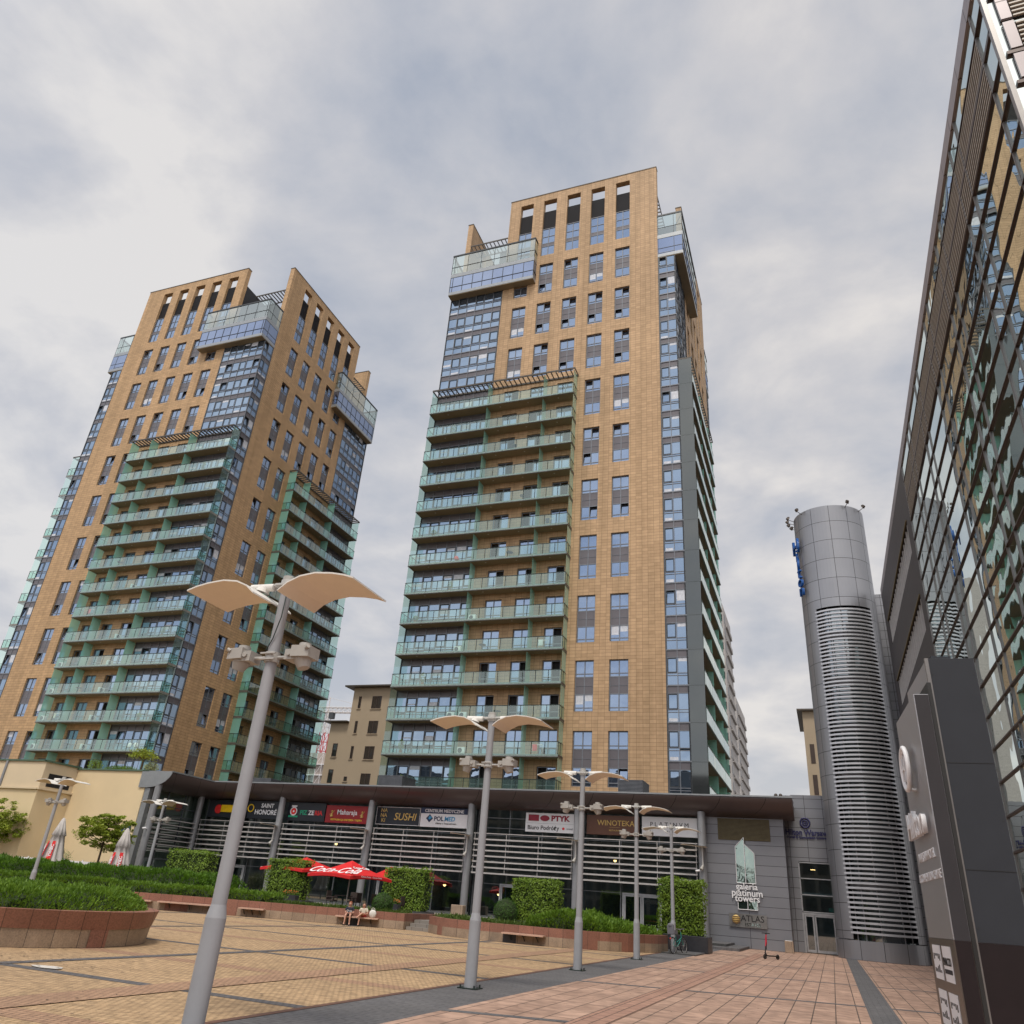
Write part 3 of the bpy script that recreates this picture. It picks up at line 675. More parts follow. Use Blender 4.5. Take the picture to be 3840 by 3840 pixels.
# ================================================================== benches
MT['benchwood']=mat('weathered_bench_slab',(.52,.33,.25),.6,var=.15,scale=6)
def bench(pts,sc,length,label):
    p,d=along(pts,sc); ang=math.atan2(d.y,d.x)
    T=thing('wall_bench',label,'bench',(p.x,p.y,0),ang,'benches fixed to the planter walls')
    b=B(); 
    for i in range(3): b.box(-length/2,length/2,-.46+.15*i,-.33+.15*i,.36,.40)
    b.box(-length/2+.0,length/2,-.47,-.46,.34,.40); mk('seat',b,['benchwood'],T)
    for x in (-length*.32,0,length*.32):
        b=B(); b.box(x-.03,x+.03,-.40,-.01,.30,.36); b.tube((x,-.3,.3),(x,-.02,.12),.02,.02,6); mk('bracket',b,['rail'],T)
    return T
bench(PA,SA-2.35,2.1,'bench seat with two people sitting on it')
bench(PA,SA-7.6,1.25,'short empty bench between the lamp post and the seated people')
bench(PA,SA-10.7,3.0,'long bench seat half hidden behind the tall near lamp post')
bench(PA,SA-13.3,1.6,'bench just right of the round planter, left of a black stone')
bench(PB,6.5,1.9,'bench on the planter wall right of the steps')
# ================================================================== arcade
MT['canopy']=tiles('bronze_canopy_panels',(.115,.085,.082),(.105,.078,.076),(.012,.01,.01),2.9,9,.02,0,'xz',.38,.35,bump=.2,nscale=.3,dirt=.15,spec=.5)
MT['greyclad']=tiles('grey_metal_cladding',(.235,.24,.262),(.215,.22,.243),(.03,.03,.035),4.1,.60,.014,0,'xz',.42,.25,bump=.35,nscale=.4,dirt=.12,org=(1.2,0))
MT['greyclad2']=tiles('grey_square_cladding',(.27,.275,.298),(.245,.25,.272),(.03,.03,.035),1.15,.62,.014,0,'xz',.42,.25,bump=.35,nscale=.4,dirt=.12,org=(.2,0))
MT['colmetal']=mat('column_metal',(.27,.275,.29),.4,.3,var=.08,dirt=.15,scale=1)
MT['louvre']=mat('sunshade_louvre',(.50,.48,.47),.4,.35,var=.08)
MT['shopglass']=clear_glass('shop_glass',(.36,.50,.56),.24,.01)
MT['mull']=mat('shop_mullion',(.13,.14,.15),.4,.4)
MT['doorframe']=mat('door_aluminium',(.38,.39,.41),.35,.4)
MT['inside']=mat('shop_interior',(.34,.34,.34),.9,var=.5,scale=.7)
MT['roofgrey']=mat('flat_roof',(.14,.13,.13),.9)
MT['ventslat']=mat('olive_vent_slats',(.14,.115,.06),.6)
AR=thing('shopping_arcade','two storey glazed shopping arcade under a curved bronze canopy','shopping arcade')
AR.location=(0,0,0)
GY=57.3
b=B(); b.quad([(-50.4,GY,.45),(-7.9,GY,.45),(-7.9,GY,7.65),(-50.4,GY,7.65)]); mk('shop_glazing',b,['shopglass'],AR,recalc=False)
b=B(); b.quad([(-50.4,50.9,.45),(-50.4,GY,.45),(-50.4,GY,7.65),(-50.4,50.9,7.65)]); mk('shop_glazing',b,['shopglass'],AR,recalc=False)
b=B(); b.box(-62,-7.5,63,63.2,0,8.2); b.box(-62,-7.5,GY+.1,63,4.0,4.15); b.box(-62,-7.5,GY+.05,63,.3,.44); b.box(-7.7,-7.5,GY+.1,63,0,8.2)
for x in (-16.2,-28,-41.3): b.box(x-.1,x+.1,GY+1.0,63,.45,8)
b.box(-62,-61.8,50.6,63,0,8.2); mk('interior_walls',b,['inside'],AR)
b=B(); b.box(-62,-1.72,55.7,75,8.55,8.75); b.box(-62,-48.4,50.8,55.7,8.55,8.75); mk('roof',b,['roofgrey'],AR)
# canopy profile: nose at top front, soffit curving back down to the glass
prof=[(55.5,8.86),(55.5,8.72),(55.62,8.45),(55.9,8.12),(56.3,7.86),(56.75,7.70),(57.3,7.62)]
def canopy():
    b=B(); bm=b.bm
    xs=[-48.1,-1.68]
    # main run; the corner is mitred at x=-48.1-(y-55.5)
    A=[bm.verts.new((-48.1-(y-55.5)*1.27,y,z)) for y,z in prof]; D=[bm.verts.new((-1.68,y,z)) for y,z in prof]
    for i in range(len(prof)-1):
        fc=bm.faces.new((A[i],D[i],D[i+1],A[i+1])); fc.smooth=True
    Wv=[bm.verts.new((-48.1-(y-55.5)*1.27,50.55,z)) for y,z in prof]
    for i in range(len(prof)-1):
        fc=bm.faces.new((Wv[i],A[i],A[i+1],Wv[i+1])); fc.smooth=True
    t1=bm.verts.new((-1.68,58.5,8.86)); t2=bm.verts.new((-50.5,58.5,8.86)); t3=bm.verts.new((-50.5,50.55,8.86))
    bm.faces.new((A[0],D[0],t1,t2)); bm.faces.new((Wv[0],A[0],t2,t3))
    # closed right end
    bm.faces.new([bm.verts.new((-1.68,y,z)) for y,z in prof]+[bm.verts.new((-1.68,57.3,8.86))])
    return b
mk('canopy',canopy(),['canopy'],AR)
b=B(); b.box(-48.1,-1.66,55.44,55.52,8.82,8.92); b.box(-48.14,-48.04,50.5,55.5,8.82,8.92); mk('canopy_edge',b,['fascia'],AR)
# light grey end cap of the canopy wing, a quarter curve
b=B(); pf=[(-48.1-(y-55.5)*1.27,z) for y,z in prof]+[(-51.2,7.62),(-51.2,8.9),(-48.1,8.9)]
b.bm.faces.new([b.bm.verts.new((x,50.5,z)) for x,z in pf]); b.bm.faces.new([b.bm.verts.new((x,50.55,z)) for x,z in pf][::-1])
mk('canopy_end_cap',b,['fascia'],AR,recalc=False)
for x,y in ((-7.6,56.4),(-16.25,56.5),(-24.5,56.5),(-33.05,56.5),(-41.5,56.5),(-49.9,56.5),(-49.35,50.75)):
    b=B(); b.tube((x,y,0),(x,y,7.9),.27,.27,20); b.tube((x,y,3.0),(x,y,3.03),.276,.276,20); b.tube((x,y,5.6),(x,y,5.63),.276,.276,20); mk('column',b,['colmetal'],AR)
b=B(); b.box(-50.55,-50.05,50.62,51.0,0,7.62); mk('corner_pier',b,['fascia'],AR)
bays=[(-49.6,-41.8),(-41.2,-33.35),(-32.75,-24.8),(-24.2,-16.55),(-15.95,-7.95)]
for a,c_ in bays:
    b=B()
    for x in [a+(c_-a)*i/3 for i in range(4)]: b.box(x-.035,x+.035,GY-.06,GY+.05,.45,7.65)
    for z in (2.62,3.25,4.15,5.85,6.35,7.05): b.box(a,c_,GY-.04,GY-.005,z-.025,z+.025)
    b.box(a,c_,GY-.07,GY-.005,.45,.55); mk('mullion_frame',b,['mull'],AR)
    for k in range(7):
        z=5.50-.373*k; b=B(); b.box(a+.05,c_-.05,56.55,56.85,z-.03,z+.035); b.box(a+.05,c_-.05,56.53,56.56,z-.055,z+.045)
        mk('sunshade_blade',b,['louvre'],AR)
    b=B()
    for x in [a+.1+(c_-a-.2)*i/3 for i in range(4)]: b.box(x-.02,x+.02,56.6,56.64,3.2,5.95); b.tube((x,56.62,5.5),(x,GY,5.6),.02,.02,6)
    b.box(a,c_,56.6,56.63,5.88,5.93); mk('sunshade_hanger',b,['louvre'],AR)
for k in range(7):
    z=5.50-.373*k; b=B(); b.box(-49.95,-49.65,51.1,56.2,z-.03,z+.04); mk('sunshade_blade',b,['louvre'],AR)
b=B()
for y in (51.2,53.2,55.2,57.0): b.box(-50.45,-50.35,y-.035,y+.035,.45,7.65)
for z in (2.62,4.15,5.85,6.5): b.box(-50.44,-50.34,51,GY,z-.03,z+.03)
mk('mullion_frame',b,['mull'],AR)
def door(T,x0,x1,z0,z1,y,leaves,name='door'):
    b=B(); b.box(x0-.11,x0,y-.12,y+.03,z0,z1+.11); b.box(x1,x1+.11,y-.12,y+.03,z0,z1+.11); b.box(x0,x1,y-.12,y+.03,z1,z1+.11)
    D=mk(name,b,['doorframe'],T)
    xs=[x0]+[x0+(x1-x0)*l for l in leaves]+[x1]
    for i in range(len(xs)-1):
        a,c_=xs[i]+.02,xs[i+1]-.02; b=B(); b.box(a,a+.09,y-.1,y-.03,z0+.03,z1-.01); b.box(c_-.09,c_,y-.1,y-.03,z0+.03,z1-.01); b.box(a+.09,c_-.09,y-.1,y-.03,z0+.03,z0+.18); b.box(a+.09,c_-.09,y-.1,y-.03,z1-.10,z1-.01)
        mk('door_leaf',b,['doorframe'],D)
        b=B(); b.quad([(a+.09,y-.06,z0+.18),(c_-.09,y-.06,z0+.18),(c_-.09,y-.06,z1-.10),(a+.09,y-.06,z1-.10)]); mk('door_pane',b,['shopglass'],D,recalc=False)
        b=B(); hx=c_-.15 if i%2==0 else a+.15; b.tube((hx,y-.15,z0+.95),(hx,y-.15,z0+1.4),.018,.018,6); b.tube((hx,y-.15,z0+1.0),(hx,y-.1,z0+1.0),.012,.012,6); mk('handle',b,['rail'],D)
    return D
door(AR,-13.05,-10.6,.46,2.55,GY,(.5,)); door(AR,-22.0,-20.6,.46,2.55,GY,()); door(AR,-32.0,-30.0,.46,2.55,GY,(.5,)); door(AR,-46.8,-44.6,.46,2.55,GY,(.5,))
# pendant lamps glowing inside
MT['glow']=emit('warm_lamp_glow',(1,.52,.18),6); MT['glowg']=emit('green_lamp_glow',(.05,1,.35),2.5)
for i,(x,y,z,l) in enumerate(((-37.1,58.6,4.75,'orange pendant lamp glowing behind the louvres left of the red parasols'),(-27.0,58.4,2.35,'copper pendant lamp glowing low in the restaurant window'),(-14.0,58.5,4.7,'orange pendant lamp glowing behind the louvres under the brown sign'),(-22.6,58.4,2.0,'pendant lamp glowing between two arcade columns'))):
    T=thing('pendant_lamp',l,'pendant lamp',(x,y,z),0,'pendant lamps inside the arcade')
    b=B(); b.tube((0,0,.0),(0,0,.18),.28,.06,14,cap=False); mk('lamp_shade',b,['kerb'],T)
    b=B(); b.ball((0,0,-.02),.11); mk('bulb',b,['glow'],T)
    b=B(); b.tube((0,0,.18),(0,0,1.2 if z<4 else 2.2),.01,.01,5); mk('cord',b,['rail'],T)
# roof-top vents
def vent(x0,x1,y0,y1,z0,z1,label):
    T=thing('roof_vent',label,'roof vent',((x0+x1)/2,(y0+y1)/2,z0),0,'louvred vents on the arcade roof'); X_=(x1-x0)/2;Y_=(y1-y0)/2;h=z1-z0
    b=B(); b.box(-X_+.03,X_-.03,-Y_+.03,Y_-.03,0,h); mk('casing',b,['dframe'],T)
    b=B(); n=int(h/.09)
    for i in range(n): z=.02+i*h/n; b.box(-X_,X_,-Y_,Y_,z,z+.045)
    b.box(-X_-.02,X_+.02,-Y_-.02,Y_+.02,h,h+.03); mk('louvres',b,['frame'],T)
vent(-34.9,-32.6,60,62.5,8.75,10.3,'ribbed grey roof vent left of the middle tower base')
vent(-14.2,-12.3,60,62.5,8.75,10.35,'ribbed grey roof vent in front of the tower brickwork')
vent(-48.9,-45.4,59.5,62,8.75,9.75,'low ribbed roof vent at the canopy corner')
# ================================================================== gallery wall and hotel link
GW=thing('gallery_wall','grey panelled arcade end wall carrying the mall emblem','building wall')
b=B(); b.box(-7.35,-2.42,57.0,60,0,7.72); b.box(-7.55,-7.35,56.9,60,0,7.72); mk('cladding',b,['greyclad'],GW)
b=B()
for i in range(17): z=6.30+.077*i; b.box(-6.6,-3.3,56.93,56.99,z,z+.04)
b.box(-6.62,-3.28,56.98,57.005,6.26,7.6); mk('vent_grille',b,['ventslat'],GW)
HL=thing('hotel_link','pale grey panelled link building with glass entrance beside the round tower','building wall')
YL=59.5
b=B(); b.box(-2.6,-1.78,YL,66,0,9.5); b.box(-1.78,.30,YL,66,5.35,9.5); b.box(.30,1.3,YL,66,0,9.5); b.box(-1.9,1.3,YL+.01,66,9.5,9.55); b.box(-2.58,-1.8,YL+.005,YL+.1,7,9.5); mk('cladding',b,['greyclad2'],HL)
b=B(); b.quad([(-1.78,YL+.1,2.3),(.30,YL+.1,2.3),(.30,YL+.1,5.35),(-1.78,YL+.1,5.35)]); mk('pane',b,['shopglass'],HL,recalc=False)
b=B()
for z in (2.35,3.35,4.32,5.28): b.box(-1.78,.30,YL+.02,YL+.09,z-.03,z+.03)
for x in (-1.74,.26): b.box(x-.04,x+.04,YL+.02,YL+.09,2.3,5.35)
mk('window_frame',b,['doorframe'],HL)
b=B(); b.box(-1.9,.4,63.5,63.7,0,6); b.box(-1.9,.4,60,63.5,3.3,3.5); mk('interior_walls',b,['inside'],HL)
door(HL,-1.68,.18,0.02,2.18,YL+.05,(.33,),'entrance_door')
b=B()
for x in (-1.0,-.9,-.8): b.box(x-.05,x+.05,60.4,60.5,4.9,4.93)
mk('ceiling_light',b,['glow'],HL)
MT['exitgreen']=mat('green_exit_sign',(.02,.30,.20),.5)
b=B(); b.box(-.15,.2,YL+.12,YL+.14,2.42,2.66); mk('exit_sign',b,['exitgreen'],HL)
# ================================================================== round stair tower
MT['cylclad']=tiles('curved_metal_cladding',(.30,.305,.325),(.27,.275,.295),(.03,.03,.035),1.28,1.47,.016,0,'xz',.36,.45,bump=.3,nscale=.3,dirt=.12)
def cyl_clad():
    m=MT['cylclad']; nt=m.node_tree
    # texture runs round the circumference
    tc=[n for n in nt.nodes if n.type=='TEX_COORD'][0]; sp=[n for n in nt.nodes if n.type=='SEPXYZ'][0]; cb=[n for n in nt.nodes if n.type=='COMBXYZ'][0]
    at=N(nt,'ShaderNodeMath',operation='ARCTAN2'); lnk(nt,sp.outputs[1],at.inputs[0]); lnk(nt,sp.outputs[0],at.inputs[1])
    mu=N(nt,'ShaderNodeMath',operation='MULTIPLY'); lnk(nt,at.outputs[0],mu.inputs[0]); mu.inputs[1].default_value=2.45
    lnk(nt,mu.outputs[0],cb.inputs[0])
cyl_clad()
CYX,CYY,CR=2.62,57.0,2.45
ST=thing('round_stair_tower','tall round grey metal stair tower with ring shaped louvres','tower',(CYX,CYY,0))
A0,A1=R(-132),R(-38)      # the louvred bay, facing the viewer
def cyl_part(z0,z1,skip,name,m_,rad=CR,n=64,parent=ST):
    b=B()
    for i in range(n):
        t0=-PI+2*PI*i/n;t1=-PI+2*PI*(i+1)/n
        if skip and A0<=(t0+t1)/2<=A1: continue
        b.quad([(rad*math.cos(t0),rad*math.sin(t0),z0),(rad*math.cos(t1),rad*math.sin(t1),z0),(rad*math.cos(t1),rad*math.sin(t1),z1),(rad*math.cos(t0),rad*math.sin(t0),z1)]).smooth=True
    return b
b=cyl_part(21.4,29.2,False,'','');
b.bm.faces.new([b.bm.verts.new((CR*math.cos(t),CR*math.sin(t),29.15)) for t in [2*PI*i/64 for i in range(64)]])
mk('upper_drum',b,['cylclad'],ST)
mk('lower_drum',cyl_part(1.05,21.4,True,'',''),['cylclad'],ST)
b=cyl_part(0,1.0,False,'','',CR+.03); 
for i in range(64):
    t0=2*PI*i/64;t1=2*PI*(i+1)/64; b.quad([((CR+.03)*math.cos(t0),(CR+.03)*math.sin(t0),1.0),((CR+.03)*math.cos(t1),(CR+.03)*math.sin(t1),1.0),(2.0*math.cos(t1),2.0*math.sin(t1),1.0),(2.0*math.cos(t0),2.0*math.sin(t0),1.0)])
mk('plinth',b,['cylclad'],ST)
b=cyl_part(1.0,21.4,False,'','',CR-.42); mk('inner_glazing',b,['cylinglass'] if 'cylinglass' in MT else ['shopdark'] if 'shopdark' in MT else [mirror_glass('stair_glass',(.50,.56,.58),.03,.02,.5,fac=.45,dark=(.09,.11,.115))],ST)
b=B()
for z in [1.05+3.1*i for i in range(7)]:
    n=40
    for i in range(n):
        t0=A0+(A1-A0)*i/n;t1=A0+(A1-A0)*(i+1)/n; r_=CR-.36
        b.quad([(r_*math.cos(t0),r_*math.sin(t0),z+2.6),(r_*math.cos(t1),r_*math.sin(t1),z+2.6),(r_*math.cos(t1),r_*math.sin(t1),z+3.1),(r_*math.cos(t0),r_*math.sin(t0),z+3.1)])
mk('floor_band',b,['colmetal'],ST)
for k in range(76):
    z=1.34+k*.2635
    b=B(); n=22
    for i in range(n):
        t0=A0+(A1-A0)*i/n;t1=A0+(A1-A0)*(i+1)/n
        def P(t,r_,zz): return (r_*math.cos(t),r_*math.sin(t),zz)
        ro=CR+.03;ri=CR-.12
        b.quad([P(t0,ro,z),P(t1,ro,z),P(t1,ro,z+.115),P(t0,ro,z+.115)]); b.quad([P(t0,ri,z+.0),P(t1,ri,z+.0),P(t1,ro,z),P(t0,ro,z)]); b.quad([P(t0,ri,z+.115),P(t1,ri,z+.115),P(t1,ro,z+.115),P(t0,ro,z+.115)]); b.quad([P(t0,ri,z),P(t1,ri,z),P(t1,ri,z+.115),P(t0,ri,z+.115)])
    for t in (A0,A1): b.quad([P(t,CR+.03,z),P(t,CR-.12,z),P(t,CR-.12,z+.1),P(t,CR+.03,z+.1)])
    mk('ring_louvre',b,['ringlouvre'] if 'ringlouvre' in MT else [MT.setdefault('ringlouvre',mat('ring_louvre_metal',(.50,.51,.54),.35,.4,var=.05))],ST)
b=B()
for t in (A0+.12,A0+.35,A1-.35,A1-.12,-PI/2): b.tube((( CR-.2)*math.cos(t),(CR-.2)*math.sin(t),1.0),((CR-.2)*math.cos(t),(CR-.2)*math.sin(t),21.4),.035,.035,6)
mk('louvre_rail',b,['colmetal'],ST)
MT['floodm']=mat('floodlight_metal',(.07,.055,.045),.5,.3)
names=['front left','left','far left upper','far left lower','top left','top right','right']
for i,a in enumerate((-168,-180,-192,-204,-138,-62,-32)):
    t=R(a); l='small floodlight on the round tower rim, '+['left rim, nearest the blue letters','left rim, second above the letters','left rim behind the second','left rim, lowest of the row','top rim, left of the middle','top rim, right of the middle','right rim, nearest the hotel'][i]
    T=thing('floodlight',l,'floodlight',(CYX+CR*math.cos(t),CYY+CR*math.sin(t),29.1),t,'floodlights round the tower rim'); T.scale=(.78,.78,.78)
    b=B(); b.tube((0,0,-.1),(.45,0,.08),.03,.03,6); b.tube((.45,0,.08),(.55,0,.2),.025,.025,6); mk('arm',b,['floodm'],T)
    b=B(); b.tube((.5,0,.16),(.72,0,.30),.17,.10,8); b.box(.42,.62,-.09,.09,.28,.42); mk('lamp_head',b,['floodm'],T)
MT['bluelet']=mat('blue_letters',(.008,.085,.32),.35,0,var=.1)
T=thing('letter_sign','vertical blue letters standing on the left side of the round tower','sign',(CYX,CYY,0))
for i,(ch,z,sz) in enumerate((('H',26.6,1.0),('i',25.9,.9),('l',25.2,.9),('t',24.5,.9),('o',23.8,.8),('n',23.1,.8))):
    t=R(-158+i*1.2); me=text_mesh(ch,sz*1.6,.08); me.materials.append(MT['bluelet'])
    o=link('letter',me,T,((CR+.22)*math.cos(t),(CR+.22)*math.sin(t),z),t+PI/2)
# cladding strip between round tower and hotel
b=B(); b.box(4.9,6.5,57.6,66,0,23.2); tag(mk('cladding_strip',b,['greyclad2']),'narrow pale grey wall between round tower and dark hotel end','building wall')
# ================================================================== hotel on the right
MT['hotelglass']=mirror_glass('hotel_mirror_glass',(.84,.92,.88),.004,.012,.5,fac=.85,dark=(.10,.12,.11))
MT['hmull']=mat('hotel_mullion',(.23,.22,.215),.35,.5,var=.06)
MT['htrans']=mat('hotel_transom',(.065,.045,.04),.4,.4,var=.08)
MT['hdark']=tiles('hotel_dark_cladding',(.075,.068,.072),(.068,.062,.066),(.03,.028,.03),3,1.6,.01,0,'xz',.55,.2,bump=.2,nscale=.2,dirt=.15)
MT['hslat']=mat('hotel_louvre_slat',(.42,.38,.33),.5,.1)
HX=5.4; YN,YG,YF=13.42,37.15,55.3; ZR=22.2
HT=thing('hotel','mirror glass hotel block rising on the right, with dark clad far end','hotel',(HX,0,0))
b=B(); b.box(.25,30,YN+.25,YF,0,ZR); mk('inner_walls',b,['void'],HT)
VY=[YN+.9,17.38,18.37,21.1,22.14,25.05,26.08,29.1,30.1,33.05,34.05,YG]
HZ=[19.2-1.012*i for i in range(19)]+[21.3]
VYa=[YN]+VY
b=B()
for i in range(len(VYa)-1):
    zs=sorted(HZ+[0.0,22.15])
    for j in range(len(zs)-1):
        t=random.uniform(-.004,.004); t2=random.uniform(-.003,.003)
        b.quad([(.0,VYa[i],zs[j]),(.0+t2,VYa[i+1],zs[j]),(t2+t,VYa[i+1],zs[j+1]),(t,VYa[i],zs[j+1])])
mk('glass_facade',b,['hotelglass'],HT,recalc=False)
for y in VY: 
    b=B(); b.box(-.025,.02,y-.04,y+.04,0,22.15); b.box(-.04,-.025,y-.015,y+.015,0,22.15); mk('mullion',b,['hmull'],HT)
for z in HZ:
    b=B(); b.box(-.03,.02,YN,YG,z-.04,z+.04); b.box(-.05,-.03,YN,YG,z-.03,z+.0); mk('transom',b,['htrans'],HT)
b=B(); b.box(-.05,.05,YN-.05,YN+.05,0,22.2); b.box(-.035,.05,YN+.09,YN+.13,0,22.2); mk('corner_post',b,['hmull'],HT)
# louvre bands behind the mullions
for (z0,z1) in ((19.3,20.24),(20.36,21.24)):
    for i in range(len(VYa)-1):
        if VYa[i]<14: continue
        b=B(); ya,yb=VYa[i]+.05,VYa[i+1]-.05
        for k in range(6): z=z0+(z1-z0)*k/6+.05; b.box(-.03,-.012,ya,yb,z,z+.05,0)
        b.box(-.008,.01,ya,yb,z0,z1,1); mk('louvre_panel',b,['hslat','void'],HT)
b=B(); b.box(-.035,.02,YN,YG,20.24,20.36); mk('transom',b,['htrans'],HT)
b=B(); b.box(-.05,.6,YN-.05,YF+.1,22.15,22.7); mk('parapet',b,['fascia' if False else 'parapetm'] if 'parapetm' in MT else [MT.setdefault('parapetm',tiles('parapet_metal',(.34,.30,.31),(.32,.285,.30),(.08,.06,.06),1.6,3,.02,0,'xz',.4,.3))],HT)
# dark clad far part with two ribbon windows of deep fins
b=B(); grid_wall_x=[]
def side_wall(b,y0,y1,z0,z1,holes,x0,x1):
    ys=sorted(set([y0,y1]+[h[0] for h in holes]+[h[1] for h in holes])); zs=sorted(set([z0,z1]+[h[2] for h in holes]+[h[3] for h in holes]))
    for i in range(len(ys)-1):
        for j in range(len(zs)-1):
            ym=(ys[i]+ys[i+1])/2; zm=(zs[j]+zs[j+1])/2
            if any(h[0]<ym<h[1] and h[2]<zm<h[3] for h in holes): continue
            b.quad([(x0,ys[i],zs[j]),(x0,ys[i+1],zs[j]),(x0,ys[i+1],zs[j+1]),(x0,ys[i],zs[j+1])])
    for h in holes:
        a,c_,d,e=h
        for (p,q) in (((a,d),(a,e)),((c_,d),(c_,e)),((a,d),(c_,d)),((a,e),(c_,e))): b.quad([(x0,p[0],p[1]),(x0,q[0],q[1]),(x1,q[0],q[1]),(x1,p[0],p[1])])
RB=[(38.45,53.4,18.1,19.75),(38.35,53.5,14.15,15.8),(38.35,53.5,10.2,11.85),(38.35,53.5,6.2,7.85)]
side_wall(b,YG,YF,0,22.15,RB,-.04,.35); b.quad([(-.04,YF,0),(12,YF,0),(12,YF,22.15),(-.04,YF,22.15)]); mk('dark_cladding',b,['hdark'],HT)
MT['ribglass']=mirror_glass('ribbon_glass',(.60,.68,.66),.02,.015,.6,fac=.55,dark=(.05,.06,.06))
for (y0,y1,z0,z1) in RB:
    b=B(); b.box(.1,.14,y0,y1,z0,z0+.06); b.box(.1,.14,y0,y1,z1-.06,z1)
    o=mk('ribbon_window',b,['hmull'],HT)
    b=B(); b.quad([(.16,y0,z0),(.16,y1,z0),(.16,y1,z1),(.16,y0,z1)]); mk('pane',b,['ribglass'],o,recalc=False)
    b=B(); n=19
    for i in range(n): y=y0+.3+(y1-y0-.6)*i/(n-1); b.box(-.02,.14,y-.05,y+.05,z0+.06,z1-.06)
    mk('fins',b,['louvre'],o)
    b=B(); b.box(-.10,.0,y0-.1,y1+.1,z1,z1+.07); mk('drip_edge',b,['ventslat'],o)
# short return face towards the viewer
b=B(); 
for x0 in (0,1.6,4.6,6.2,9.2,12): 
    for j,z in enumerate(sorted(HZ+[0,22.15])[:-1]):
        z1=sorted(HZ+[0,22.15])[j+1]; b.quad([(x0+.0,YN,z),(min(x0+3.0,15),YN,z),(min(x0+3.0,15),YN,z1),(x0,YN,z1)])
b2=B(); b2.quad([(0,YN,0),(15,YN,0),(15,YN,22.15),(0,YN,22.15)]); b.bm.free(); mk('glass_facade',b2,['hotelglass'],HT,recalc=False)
for z in HZ:
    b=B(); b.box(.1,15,YN-.07,YN,z-.05,z+.05); mk('transom',b,['htrans'],HT)
b=B()
for x in (2.0,5,8,11,14): b.box(x-.05,x+.05,YN-.1,YN,0,22.2)
mk('mullion',b,['hmull'],HT)
for (z0,z1) in ((19.3,20.24),(20.36,21.24),(18.3,19.1)):
    b=B(); b.box(.3,14.8,YN-.02,YN-.01,z0,z1,1)
    for k in range(6): z=z0+(z1-z0)*k/6+.04; b.box(.45,14.8,YN-.07,YN-.02,z,z+.05,0)
    b.box(.2,.42,YN-.08,YN-.02,z0,z1,2); mk('louvre_panel',b,['hslat','void','parapetm'],HT)
# ================================================================== totem sign
MT['totlight']=mat('totem_light_metal',(.40,.40,.42),.38,.55,var=.06,scale=1)
MT['totdark']=mat('totem_dark_metal',(.036,.034,.038),.6,.0,spec=.3,var=.08)
MT['totslate']=mat('totem_slate_panel',(.030,.034,.042),.65,.0,spec=.3,var=.08)
MT['totblack']=mat('totem_black_base',(.014,.008,.009),.6,.0,spec=.3)
MT['totbrown']=mat('totem_bronze_lower',(.15,.125,.11),.35,.55,var=.08,scale=1)
MT['white']=mat('white_letters',(.80,.80,.82),.5,var=.03)
MT['black']=mat('black_letters',(.02,.02,.02),.5)
TT=thing('totem_sign','tall dark totem sign of two slabs, left slab with white raised letters','sign',(1.361,11.92,0),R(3.0))
# local: x to the right, y away from the viewer
LD=1.87; LH=4.61; TH=5.13
b=B(); b.box(0,.19,0,LD,1.6,LH); o=mk('left_slab',b,['totlight'],TT,bevel=.006)
b=B(); b.box(-.004,.19,0,LD,0,1.6); mk('lower_left_panel',b,['totbrown'],TT)
b=B(); b.box(.012,.186,-.006,0,1.6,LH-.01); mk('left_slab_edge',b,['totdark'],TT)
b=B(); b.box(.012,.186,-.008,0,0,1.598); mk('left_base_edge',b,['totblack'],TT)
b=B(); b.box(.20,.25,.03,1.9,0,TH-.35); mk('shadow_gap',b,['black'],TT)
b=B(); b.box(.25,.85,.06,2.0,0,TH); mk('right_slab',b,['totlight'],TT,bevel=.006)
b=B(); b.box(.26,.845,.05,.06,1.6,TH-.005); mk('right_front_panel',b,['totslate'],TT)
b=B()
for zz_ in (2.4,3.7): b.box(.262,.843,.046,.05,zz_,zz_+.006)
for zz_ in (1.75,3.0,4.9):
    for xx_ in (.30,.81): b.tube((xx_,.05,zz_),(xx_,.045,zz_),.008,.008,8)
mk('panel_fixings',b,['black'],TT)
b=B(); b.box(.26,.845,.045,.06,0,1.597); mk('right_base_panel',b,['totblack'],TT)
b=B(); b.box(.225,.27,.04,.10,0,TH); mk('corner_strip',b,['hmull'],TT)
b=B(); b.box(.42,.66,.5,.9,TH,TH+.16); b.box(.38,.42,.4,1.0,TH,TH+.14); mk('top_unit',b,['totslate'],TT); b=B(); b.box(.48,.60,.49,.5,TH+.03,TH+.10); mk('slot',b,['black'],TT)
def left_text(body,size,yc,z,m_='white',ext=.04,sx=1,off=0,bold=0,name='lettering'):
    me=text_mesh(body,size,ext,sx=sx,bold=bold); me.materials.append(MT[m_] if isinstance(m_,str) else m_)
    o=link(name,me,TT,(-ext-.002-off,yc,z),-PI/2); return o
